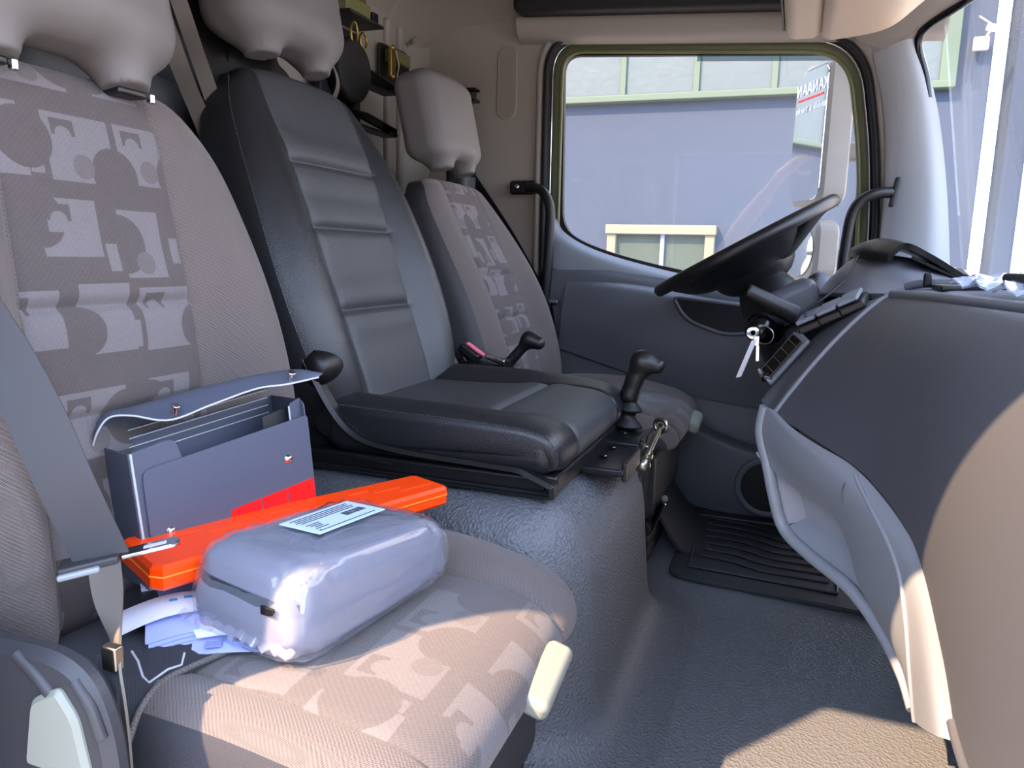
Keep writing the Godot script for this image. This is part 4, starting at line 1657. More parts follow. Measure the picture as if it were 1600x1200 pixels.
func seat_side_pieces(o: Node3D, pd: Dictionary, names: Array, mats: Array, pipe: Material) -> void:
	obj(o, names[0], pd.panel, mats[0])
	for e in ["a", "b"]:
		var b := obj(o, names[1], pd["side_" + e], mats[1])
		obj(b, "piping", tube(pd["seam_" + e], 0.0022, 6), pipe)
	obj(o, names[2], pd.shell, mats[2])


func cloth_seat(called: String, label: String, zc: float, dx: float, dy: float, back_spine: Array, near: float, bol: Array, nbol := 1.0) -> Node3D:
	var o := thing(called, label, "seat", "")
	var bp := pad({"spine": back_spine, "zc": zc, "hw": [0.235, 0.272, 0.282, 0.282, 0.275, 0.258, 0.225, 0.150], "pw": [0.118, 0.120, 0.120, 0.118, 0.116, 0.112, 0.108, 0.100],
		"thick": 0.13, "bol": bol, "grooves": [0.38, 0.56], "e0": 0.06, "e1": 0.055, "n": 3.6, "pillow": 0.004, "edge": 4, "near": near})
	seat_side_pieces(o, bp, ["backrest_panel", "backrest_bolster", "back_shell"], [M.print, M.cloth, M.vinyl_dark], M.cloth)
	var cs := []
	for q in [Vector2(-0.232, 0.372), Vector2(-0.222, 0.405), Vector2(-0.242, 0.440), Vector2(-0.30, 0.463), Vector2(-0.42, 0.468), Vector2(-0.55, 0.460), Vector2(-0.66, 0.455)]:
		cs.append(q + Vector2(dx, dy))
	var cp := pad({"spine": cs, "zc": zc, "hw": [0.235, 0.268, 0.280, 0.282, 0.280, 0.272, 0.26], "pw": [0.150, 0.155, 0.158, 0.150, 0.140, 0.130, 0.125],
		"thick": 0.12, "bol": [0.004, 0.012, 0.022, 0.036, 0.044, 0.046, 0.04], "grooves": [], "e0": 0.05, "e1": 0.05, "n": 4.0, "pillow": 0.0, "edge": 4, "near": 0.45 if nbol < 1.0 else 1.0, "near_bol": nbol})
	seat_side_pieces(o, cp, ["cushion_panel", "cushion_bolster", "cushion_underside"], [M.print_worn, M.cloth, M.dark_cloth], M.cloth)
	# base, bellows and the release tab
	var bs := obj(o, "base", rbox(Vector3(0.46, 0.17, 0.44), 0.03, 3), M.seat_plastic)
	bs.position = Vector3(-0.50 + dx, 0.30 + dy, zc)
	for k in 4:
		var bw := obj(o, "bellows_fold", rbox(Vector3(0.44, 0.045, 0.40), 0.02, 4), M.black_matte)
		bw.position = Vector3(-0.50 + dx, 0.145 + 0.036 * k, zc)
	var tab := obj(o, "release_tab", rbox(Vector3(0.032, 0.026, 0.100), 0.010, 4), M.lever)
	tab.position = Vector3(-0.218 + dx, 0.412 + dy, zc - 0.062)
	tab.rotation_degrees = Vector3(12, 0, -20)
	return o


func build_seats() -> void:
	var pb := [Vector2(-0.695, 0.42), Vector2(-0.702, 0.56), Vector2(-0.717, 0.72), Vector2(-0.737, 0.86), Vector2(-0.758, 0.98), Vector2(-0.780, 1.045), Vector2(-0.800, 1.075)]
	var ps := cloth_seat("passenger_seat", "grey cloth passenger seat in the foreground with patterned centre, loaded with papers and boxes", 0.628, 0.0, 0.0, pb, 0.62, [0.05, 0.068, 0.075, 0.068, 0.052, 0.032, 0.014, 0.004], 0.3)
	obj(ps, "headrest", headrest(Vector3(-0.792, 1.199, 0.650), Vector3(0.060, 0.132, 0.172), 0.20, -0.162, 0.088), M.vinyl)
	for s in [-1, 1]:
		var col := obj(ps, "headrest_guide", rbox(Vector3(0.030, 0.010, 0.044), 0.004, 2), M.black)
		var cp2 := obj(col, "clip", rbox(Vector3(0.008, 0.012, 0.008), 0.002, 2), M.chrome)
		cp2.position = Vector3(0.016, -0.003, -0.024)
		col.position = Vector3(-0.768, 1.038, 0.650 + s * 0.088)
	var strip := []
	for q in [[-0.675, -0.002], [-0.62, 0.003], [-0.56, 0.005], [-0.515, 0.003]]:
		var r := []
		for w in [[0.44, 0.034], [0.50, 0.008], [0.56, 0.0], [0.63, -0.001], [0.68, 0.0], [0.73, 0.002], [0.77, 0.004], [0.80, 0.002], [0.825, -0.010], [0.842, -0.036]]:
			r.append(Vector3(q[0] + 0.05 * clampf((0.80 - w[0]) / 0.2, 0, 1) * (1.0 if q[0] > -0.6 else 0.0), 0.462 + w[1] + q[1], w[0]))
		strip.append(r)
	var rows2 := patch_rows(strip, 50, 16)
	obj(ps, "rear_strip", shell(rows2, 0.006, Vector3.UP), M.dark_cloth)
	obj(ps, "strip_piping", tube(rows2[15], 0.0028, 6), M.cloth)
	# plastic shield on the door side
	var shp := rounded([Vector2(-0.80, 0.30), Vector2(-0.80, 0.545), Vector2(-0.605, 0.538), Vector2(-0.525, 0.542), Vector2(-0.490, 0.525), Vector2(-0.472, 0.48), Vector2(-0.46, 0.30)], [0.02, 0.03, 0.03, 0.03, 0.02, 0.03, 0.02], 8)
	var sd := obj(ps, "side_shield", prism(shp, 0.024, 0.008), M.seat_plastic)
	sd.position.z = 0.885
	obj(sd, "ridge", tube(cr([Vector3(-0.566, 0.532, 0.009), Vector3(-0.540, 0.518, 0.011), Vector3(-0.522, 0.500, 0.011)], 12), 0.006, 8), M.seat_plastic)
	obj(sd, "ridge", tube(cr([Vector3(-0.505, 0.522, 0.009), Vector3(-0.490, 0.505, 0.010), Vector3(-0.480, 0.48, 0.010)], 12), 0.005, 8), M.seat_plastic)
	var st := obj(sd, "lever", prism(rounded([Vector2(-0.56, 0.44), Vector2(-0.548, 0.500), Vector2(-0.517, 0.517), Vector2(-0.499, 0.495), Vector2(-0.487, 0.44)], [0.01, 0.008, 0.006, 0.008, 0.01], 4), 0.02, 0.004), M.lever)
	st.position.z = 0.008
	# driver's seat
	var db := [Vector2(-0.640, 0.45), Vector2(-0.678, 0.58), Vector2(-0.730, 0.73), Vector2(-0.788, 0.86), Vector2(-0.848, 0.98), Vector2(-0.882, 1.045), Vector2(-0.905, 1.075)]
	var ds := cloth_seat("driver_seat", "grey cloth driver's seat with patterned centre beside the driver's door", -0.660, -0.005, 0.03, db, 1.0, [0.030, 0.046, 0.052, 0.05, 0.042, 0.028, 0.014, 0.004])
	obj(ds, "headrest", headrest(Vector3(-0.922, 1.210, -0.655), Vector3(0.055, 0.112, 0.148), 0.22, -0.138, 0.076, 0.030, 0.65), M.vinyl)
	var rl := obj(ds, "belt_guide", rbox(Vector3(0.07, 0.12, 0.09), 0.02, 3), M.vinyl_dark)
	rl.position = Vector3(-0.965, 1.085, -0.86)
	var rs := obj(rl, "slot", rbox(Vector3(0.012, 0.02, 0.05), 0.004, 2), M.black_gloss)
	rs.position = Vector3(0.033, 0.01, 0)
	# middle seat in black leather
	var m := thing("middle_seat", "black leather middle seat with a ribbed centre on a black tray base", "seat")
	var ms := [Vector2(-0.690, 0.54), Vector2(-0.722, 0.65), Vector2(-0.764, 0.76), Vector2(-0.806, 0.88), Vector2(-0.852, 1.01), Vector2(-0.905, 1.14), Vector2(-0.928, 1.185), Vector2(-0.950, 1.210)]
	var mb := pad({"spine": ms, "zc": -0.025, "hw": [0.215, 0.262, 0.282, 0.284, 0.272, 0.252, 0.215, 0.150], "pw": [0.120, 0.124, 0.126, 0.130, 0.136, 0.142, 0.146, 0.13],
		"thick": 0.14, "bol": [0.026, 0.044, 0.054, 0.052, 0.044, 0.030, 0.012, 0.003], "grooves": [0.315, 0.53, 0.70], "e0": 0.06, "e1": 0.06, "n": 3.4, "pillow": 0.006, "edge": 3})
	seat_side_pieces(m, mb, ["backrest_panel", "backrest_bolster", "back_shell"], [M.leather_matte, M.leather, M.leather], M.black)
	stitch_line(m, mb.edge_b)
	obj(m, "headrest", headrest(Vector3(-0.952, 1.335, 0.008), Vector3(0.065, 0.112, 0.162), 0.18, -0.136, 0.085, 0.030), M.vinyl)
	var mc := [Vector2(-0.330, 0.522), Vector2(-0.312, 0.542), Vector2(-0.310, 0.568), Vector2(-0.326, 0.592), Vector2(-0.358, 0.604), Vector2(-0.41, 0.607), Vector2(-0.50, 0.605), Vector2(-0.60, 0.600), Vector2(-0.75, 0.598)]
	var mp := pad({"spine": mc, "zc": -0.020, "hw": [0.240, 0.250, 0.256, 0.258, 0.256, 0.25, 0.235], "pw": [0.140, 0.145, 0.150, 0.150, 0.145, 0.14, 0.13],
		"thick": 0.062, "bol": [0.002, 0.006, 0.012, 0.020, 0.027, 0.03, 0.028], "grooves": [0.42], "e0": 0.02, "e1": 0.03, "n": 5.0, "pillow": 0.003, "edge": 3})
	var core := obj(m, "cushion_core", rbox(Vector3(0.405, 0.070, 0.504), 0.03, 5), M.leather)
	core.position = Vector3(-0.522, 0.562, -0.020)
	seat_side_pieces(m, mp, ["cushion_panel", "cushion_bolster", "cushion_underside"], [M.leather_matte, M.leather, M.leather], M.black)
	stitch_line(m, mp.edge_b)
	# tray base with turned-up rear arm
	var tr := rounded([Vector2(-0.80, 0.502), Vector2(-0.80, 0.70), Vector2(-0.755, 0.70), Vector2(-0.70, 0.605), Vector2(-0.655, 0.562), Vector2(-0.58, 0.550), Vector2(-0.37, 0.543), Vector2(-0.315, 0.522), Vector2(-0.315, 0.500)], [0.01, 0.01, 0.01, 0.05, 0.05, 0.05, 0.008, 0.004, 0.004], 5)
	for s in [1, -1]:
		var pl := obj(m, "side_rail", prism(tr, 0.030, 0.006), M.black)
		pl.position.z = -0.02 + s * 0.250
		if s > 0:
			var slot := obj(pl, "slot", rbox(Vector3(0.065, 0.004, 0.003), 0.001, 1), M.worn)
			slot.position = Vector3(-0.615, 0.528, 0.0155)
			slot.rotation_degrees.z = -3
	var fp := obj(m, "front_rail", rbox(Vector3(0.03, 0.030, 0.47), 0.006, 2), M.black)
	fp.position = Vector3(-0.332, 0.515, -0.02)
	var ft := obj(m, "tray", rbox(Vector3(0.45, 0.026, 0.48), 0.006, 2), M.black)
	ft.position = Vector3(-0.56, 0.515, -0.02)
	# fold hinge at the foot of the backrest
	var hg := obj(m, "hinge_cover", lathe([Vector2(0, 0.03), Vector2(0.018, 0.029), Vector2(0.030, 0.02), Vector2(0.032, -0.02), Vector2(0.02, -0.03), Vector2(0, -0.03)], 24), M.black)
	hg.transform = along(Vector3(0, 0, 1), Vector3(-0.735, 0.668, 0.215))


func stitch_line(o: Node3D, pts: Array) -> void:
	var q := even(pts, 150)
	var b := MB.new()
	for i in range(4, 146):
		var d: Vector3 = q[i + 1] - q[i]
		b.add(rbox(Vector3(0.0014, d.length() * 0.6, 0.0014), 0.0005, 1), along(d, q[i] + Vector3(0.0006, 0.0006, 0.0006)))
	var s := obj(o, "stitching", b.done(), M.stitch)
	s.set_meta("kind", "stuff")


# ---------------------------------------------------------------- controls
func build_controls() -> void:
	# steering wheel: rim, hub bowl, spokes, column
	var w := thing("steering_wheel", "black steering wheel seen edge-on in front of the driver's window", "steering wheel")
	var n := Vector3(-0.498, 0.866, 0.04).normalized()
	w.transform = along(n, Vector3(-0.128, 0.893, -0.645))
	var rim := []
	for i in 64:
		var a := TAU * i / 64
		rim.append(Vector3(cos(a), 0, sin(a)) * 0.218)
	obj(w, "rim", tube(rim, 0.0155, 14, true), M.black)
	obj(w, "hub", lathe([Vector2(0, -0.004), Vector2(0.075, -0.008), Vector2(0.098, -0.020), Vector2(0.105, -0.040), Vector2(0.098, -0.066), Vector2(0.078, -0.092), Vector2(0.055, -0.105), Vector2(0, -0.108)], 36), M.black)
	for k in 4:
		var a := deg_to_rad([55, 125, 235, 305][k])
		var rows := []
		for i in 9:
			var t := i / 8.0
			var r: float = lerpf(0.07, 0.214, t)
			var half := lerpf(0.062, 0.034, smoothstep(0.0, 0.8, t)) + 0.03 * pow(t, 6)
			var drop := lerpf(-0.042, -0.002, pow(t, 1.2))
			var thick := lerpf(0.036, 0.011, t)
			var row := []
			for j in 17:
				var b := TAU * j / 16.0
				row.append(Basis(Vector3.UP, -a) * Vector3(r, drop + sin(b) * thick, cos(b) * half))
			rows.append(row)
		obj(w, "spoke", MB.new().grid(rows, 2, true).done(), M.black)
	var inv := w.transform.basis.inverse()
	var fwd := inv * Vector3(0.866, 0.498, 0.0)
	var f0 := atan2(fwd.z, fwd.x)
	var sk := []
	for i in 12:
		var t := i / 11.0
		var row := []
		for j in 49:
			var a: float = f0 + deg_to_rad(50.0 + 260.0 * j / 48.0)
			var r := lerpf(0.085, 0.205, t)
			row.append(Vector3(cos(a) * r, lerpf(-0.062, -0.006, pow(t, 1.25)) - 0.012 * sin(PI * t), sin(a) * r))
		sk.append(row)
	obj(w, "spoke_panel", shell(sk, 0.010, Vector3.DOWN), M.black)
	for a in [0.9, -0.9]:
		var oval := obj(w, "spoke_recess", lathe([Vector2(0, 0.0), Vector2(0.030, 0.0), Vector2(0.037, 0.006), Vector2(0.042, -0.004)], 28), M.rubber)
		oval.transform = Transform3D(Basis(Vector3.UP, a) * Basis(Vector3(0, 0, 1), -2.2), Basis(Vector3.UP, a) * Vector3(0.09, -0.068, 0))
	var col := thing("steering_column", "black steering column shroud between the wheel and the dashboard", "steering column")
	obj(col, "shroud", tube(cr([Vector3(-0.085, 0.82, -0.635), Vector3(-0.045, 0.755, -0.60), Vector3(-0.005, 0.69, -0.57), Vector3(0.03, 0.61, -0.55), Vector3(0.07, 0.50, -0.54)], 16), [0.045, 0.06, 0.068, 0.072, 0.074, 0.074, 0.074, 0.074, 0.074, 0.074, 0.072, 0.07, 0.068, 0.066, 0.064, 0.06], 18), M.black)
	var dashlow := obj(col, "knee_panel", rbox(Vector3(0.12, 0.30, 0.34), 0.05, 4), M.black)
	dashlow.position = Vector3(0.075, 0.67, -0.48)
	dashlow.rotation_degrees = Vector3(0, 0, -28)
	var upper := obj(col, "upper_shroud", rbox(Vector3(0.11, 0.075, 0.10), 0.02, 4), M.dash_top)
	upper.position = Vector3(-0.005, 0.775, -0.50)
	upper.rotation_degrees = Vector3(0, 8, 30)
	var stalk := thing("column_stalk", "thick black control stalk pointing from the steering column towards the seats", "stalk")
	var a0 := Vector3(-0.098, 0.800, -0.375)
	var a1 := Vector3(0.0, 0.753, -0.405)
	obj(stalk, "grip", tube([a0, a0.lerp(a1, 0.04), a0.lerp(a1, 0.5), a1], [0.014, 0.0165, 0.018, 0.021], 18), M.black)
	var cap := obj(stalk, "end_cap", lathe([Vector2(0, 0.003), Vector2(0.010, 0.003), Vector2(0.0125, 0.0), Vector2(0.014, -0.004)], 20), M.black_gloss)
	cap.transform = along(a0 - a1, a0)
	# ignition lock with keys
	var ig := thing("ignition_lock", "round black ignition lock below the control stalk with keys in it", "ignition lock")
	var dome := []
	for i in 9:
		var t := PI / 2 * i / 8.0
		dome.append(Vector2(0.033 * sin(t), 0.026 * cos(t)))
	dome.append(Vector2(0.034, -0.04))
	var db := obj(ig, "barrel", lathe(dome, 28), M.black_gloss)
	db.transform = along(Vector3(-0.5, 0.12, 0.85), Vector3(-0.068, 0.722, -0.405))
	var kp := thing("key_ring", "key ring with a pale paper tag and keys hanging from the ignition", "keys")
	var ring := []
	for i in 28:
		var a := TAU * i / 28
		ring.append(Vector3(-0.055 + 0.018 * cos(a), 0.710 + 0.018 * sin(a), -0.370 + 0.006 * cos(a)))
	obj(kp, "ring", tube(ring, 0.0013, 6, true), M.chrome)
	var head := obj(kp, "key_head", lathe([Vector2(0.005, 0.0015), Vector2(0.0125, 0.0015), Vector2(0.0135, 0), Vector2(0.0125, -0.0015), Vector2(0.005, -0.0015), Vector2(0.005, 0.0015)], 20), M.chrome)
	head.transform = along(Vector3(0.1, 0.1, 1), Vector3(-0.078, 0.714, -0.368))
	var bl := obj(kp, "key_blade", rbox(Vector3(0.007, 0.035, 0.002), 0.0008, 1), M.chrome)
	bl.transform = Transform3D(Basis(Vector3(0, 0, 1), 0.05), Vector3(-0.066, 0.673, -0.368))
	var kb := obj(kp, "key", rbox(Vector3(0.012, 0.020, 0.003), 0.0012, 2), M.chrome)
	kb.position = Vector3(-0.070, 0.698, -0.366)
	var tagm := []
	for i in 9:
		var t := i / 8.0
		var c := Vector3(-0.074 - 0.026 * t, 0.700 - 0.080 * t, -0.364 + 0.004 * sin(t * 3.0))
		tagm.append([c + Vector3(-0.0055, -0.0018, 0), c + Vector3(0.0055, 0.0018, 0)])
	obj(kp, "paper_tag", shell(tagm, 0.0008, Vector3(0, 0, 1)), M.white)
	# gear lever
	var g := thing("gear_lever", "black gear lever with bent grip and ribbed boot at the middle seat's front corner", "gear lever")
	var gf := func(p: Vector3) -> float:
		var d := sd_cap(p, Vector3(-0.300, 0.588, -0.22), Vector3(-0.290, 0.622, -0.22), 0.020, 0.0175)
		d = smin(d, sd_cap(p, Vector3(-0.290, 0.622, -0.22), Vector3(-0.277, 0.655, -0.22), 0.0165, 0.021), 0.012)
		d = smin(d, sd_cap(p, Vector3(-0.279, 0.657, -0.22), Vector3(-0.247, 0.650, -0.22), 0.0205, 0.015), 0.018)
		return d
	obj(g, "grip", nets(gf, Vector3(-0.335, 0.555, -0.255), Vector3(-0.220, 0.690, -0.185), 0.0028), M.black)
	var axis := Vector3(0.12, 1.0, 0)
	var prof := []
	for k in 5:
		var y := 0.155 - 0.033 * k
		var r: float = 0.019 + 0.0055 * k
		prof.append_array([Vector2(r * 0.62, y), Vector2(r * 0.75, y - 0.006), Vector2(r + 0.006, y - 0.017), Vector2(r + 0.008, y - 0.021), Vector2(r * 0.8, y - 0.026)])
	prof.append(Vector2(0.05, 0.0))
	prof.append(Vector2(0.05, -0.02))
	prof.push_front(Vector2(0.017, 0.172))
	prof.push_front(Vector2(0.012, 0.178))
	var bt := obj(g, "rubber_boot", lathe(prof, 28), M.rubber)
	bt.transform = along(axis, Vector3(-0.315, 0.425, -0.22))
	# plates and bolts in front of the middle seat
	var p1 := thing("bolted_plate", "worn black bolted plate at the middle seat's front corner, nearest of the two", "metal plate", "")
	plate_with_bolts(p1, Vector3(-0.286, 0.503, -0.015), Vector3(0.072, 0.014, 0.16))
	var p2 := thing("bolted_plate", "worn black bolted plate beside the gear lever boot, farther of the two", "metal plate", "")
	plate_with_bolts(p2, Vector3(-0.288, 0.506, -0.185), Vector3(0.068, 0.016, 0.135))
	# bright linkage rod
	var l := thing("linkage_rod", "bright metal rod with ball joint and eye at the front of the engine tunnel", "rod")
	var b0 := Vector3(-0.245, 0.478, -0.10)
	var b1 := Vector3(-0.234, 0.530, -0.225)
	obj(l, "rod", tube([b0, b0.lerp(b1, 0.3), b0.lerp(b1, 0.301), b1], [0.009, 0.009, 0.006, 0.0055], 12), M.steel)
	var sp := SphereMesh.new()
	sp.radius = 0.0155
	sp.height = 0.031
	var bo := obj(l, "ball", sp, M.steel)
	bo.position = b0
	var cl := obj(l, "collar", tube([b0.lerp(b1, 0.16), b0.lerp(b1, 0.24)], 0.012, 12), M.steel)
	var eye := []
	for i in 24:
		var a := TAU * i / 24
		eye.append(b1 + Vector3(0.013 * cos(a), 0.013 * sin(a), 0.006 * cos(a)))
	obj(l, "eye", tube(eye, 0.0045, 8, true), M.steel)
	var pin := obj(l, "pin", tube([b0.lerp(b1, 0.42) + Vector3(-0.028, 0.004, 0), b0.lerp(b1, 0.42)], 0.006, 10), M.steel)
	var br := obj(l, "bracket", rbox(Vector3(0.008, 0.035, 0.022), 0.003, 2), M.worn)
	br.position = Vector3(-0.252, 0.500, -0.125)
	# hand brake
	var h := thing("parking_brake_lever", "short black parking brake lever with a knob, between the middle and driver's seats", "lever")
	var hf := func(p: Vector3) -> float:
		var d := sd_cap(p, Vector3(-0.605, 0.615, -0.33), Vector3(-0.555, 0.672, -0.33), 0.0125, 0.0115)
		return smin(d, sd_cap(p, Vector3(-0.556, 0.676, -0.33), Vector3(-0.533, 0.668, -0.33), 0.0165, 0.0155), 0.018)
	obj(h, "grip", nets(hf, Vector3(-0.64, 0.585, -0.36), Vector3(-0.505, 0.705, -0.30), 0.0028), M.black)
	var hb := obj(h, "base", rbox(Vector3(0.16, 0.12, 0.07), 0.02, 3), M.black)
	hb.position = Vector3(-0.655, 0.555, -0.335)
	# buckles between the seats
	var b := thing("belt_buckle", "belt buckle with a red release button between the middle and driver's seats", "buckle")
	var bb := obj(b, "housing", rbox(Vector3(0.055, 0.022, 0.034), 0.006, 3), M.black)
	bb.transform = Transform3D(Basis(Vector3(0, 0, 1), -0.55), Vector3(-0.700, 0.635, -0.335))
	var bn := obj(bb, "release_button", rbox(Vector3(0.052, 0.006, 0.016), 0.0025, 2), M.pink)
	bn.position = Vector3(0.008, 0.014, 0)
	var tg := obj(b, "tongue", rbox(Vector3(0.05, 0.014, 0.028), 0.004, 2), M.chrome)
	tg.transform = Transform3D(Basis(Vector3(0, 0, 1), -0.3), Vector3(-0.625, 0.628, -0.31))
	var bs := obj(b, "stem", rbox(Vector3(0.10, 0.02, 0.026), 0.005, 2), M.black)
	bs.transform = Transform3D(Basis(Vector3(0, 0, 1), 0.7), Vector3(-0.745, 0.59, -0.335))
	var c := thing("belt_buckle", "small grey belt end beside the middle seat's backrest foot", "buckle")
	var cb := obj(c, "housing", rbox(Vector3(0.018, 0.035, 0.02), 0.005, 2), M.trim)
	cb.transform = Transform3D(Basis(Vector3(0, 0, 1), 0.35), Vector3(-0.775, 0.628, -0.33))
	var cs := obj(c, "stalk", tube([Vector3(-0.782, 0.645, -0.33), Vector3(-0.800, 0.69, -0.33)], 0.005, 8), M.black)
	var cd := obj(c, "cable", tube([Vector3(-0.770, 0.612, -0.33), Vector3(-0.755, 0.57, -0.33), Vector3(-0.75, 0.49, -0.33)], 0.006, 8), M.black)
	# dark lever with a bright edge by the driver's seat base
	var pd := thing("seat_slide_lever", "flat black lever with a bright edge beside the driver's seat base", "lever")
	obj(pd, "blade", ribbon(cr([Vector3(-0.26, 0.285, -0.50), Vector3(-0.285, 0.22, -0.52), Vector3(-0.32, 0.15, -0.54)], 10), cr([Vector3(0.3, 0, 1), Vector3(0.3, 0, 1), Vector3(0.3, 0, 1)], 10), 0.018, 0.004, Vector3(1, 0.3, 0)), M.black_gloss)
	obj(pd, "edge", tube([Vector3(-0.252, 0.285, -0.482), Vector3(-0.277, 0.22, -0.502), Vector3(-0.312, 0.15, -0.522)], 0.002, 6), M.chrome)
	var kbb := obj(pd, "knob", lathe([Vector2(0, 0.006), Vector2(0.006, 0.004), Vector2(0.008, 0)], 14), M.lever)
	kbb.transform = along(Vector3(0.3, 0.3, 1), Vector3(-0.258, 0.290, -0.51))


func plate_with_bolts(p: Node3D, at: Vector3, size: Vector3) -> void:
	p.position = at
	obj(p, "plate", rbox(size, 0.005, 3), M.worn)
	var lipm := obj(p, "flange", rbox(Vector3(0.008, 0.034, size.z * 0.8), 0.003, 2), M.worn)
	lipm.position = Vector3(size.x / 2, -0.002, 0)
	for z in [-0.3, 0.12]:
		var hexp := []
		for i in 6:
			hexp.append(Vector2(0.0065 * cos(TAU * i / 6), 0.0065 * sin(TAU * i / 6)))
		var bt := obj(p, "bolt", prism(hexp, 0.008, 0.0015), M.black_gloss)
		bt.transform = Transform3D(Basis(Vector3.RIGHT, -PI / 2), Vector3(-0.01, size.y / 2 + 0.003, size.z * z))
		var ws := obj(bt, "washer", lathe([Vector2(0, 0.002), Vector2(0.011, 0.002), Vector2(0.012, 0)], 18), M.worn)
		ws.transform = Transform3D(Basis(Vector3.RIGHT, PI / 2), Vector3(0, 0, -0.004))


# ---------------------------------------------------------------- gear on the rear wall
func rack(o: Node3D, at: Vector3, flip: float) -> void:
	o.position = at
	var bp := obj(o, "back_plate", prism(rounded([Vector2(-0.02, -0.07), Vector2(-0.02, 0.05), Vector2(0.15, 0.06), Vector2(0.19, -0.07)], [0.01, 0.01, 0.02, 0.01], 4), 0.006, 0.001), M.black)
	bp.transform = Transform3D(Basis(Vector3.UP, PI / 2), Vector3(-0.02, 0, 0))
	var box := obj(o, "clamp_block", rbox(Vector3(0.035, 0.036, 0.10), 0.004, 2), M.olive)
	box.position = Vector3(0.0, 0.02, -0.06)
	var lat := obj(o, "latch", rbox(Vector3(0.012, 0.085, 0.03), 0.004, 2), M.brass)
	lat.position = Vector3(0.016, -0.005, 0.005)
	for y in [0.035, -0.045]:
		var rv := obj(o, "rivet", lathe([Vector2(0, 0.005), Vector2(0.006, 0.003), Vector2(0.008, 0)], 14), M.brass)
		rv.transform = along(Vector3(1, 0, 0.2), Vector3(0.022, y, 0.008))
	var st := obj(o, "strap", tube([Vector3(0.02, 0.03, -0.01), Vector3(0.025, -0.01, -0.02), Vector3(0.02, -0.045, -0.016)], 0.003, 6), M.steel)


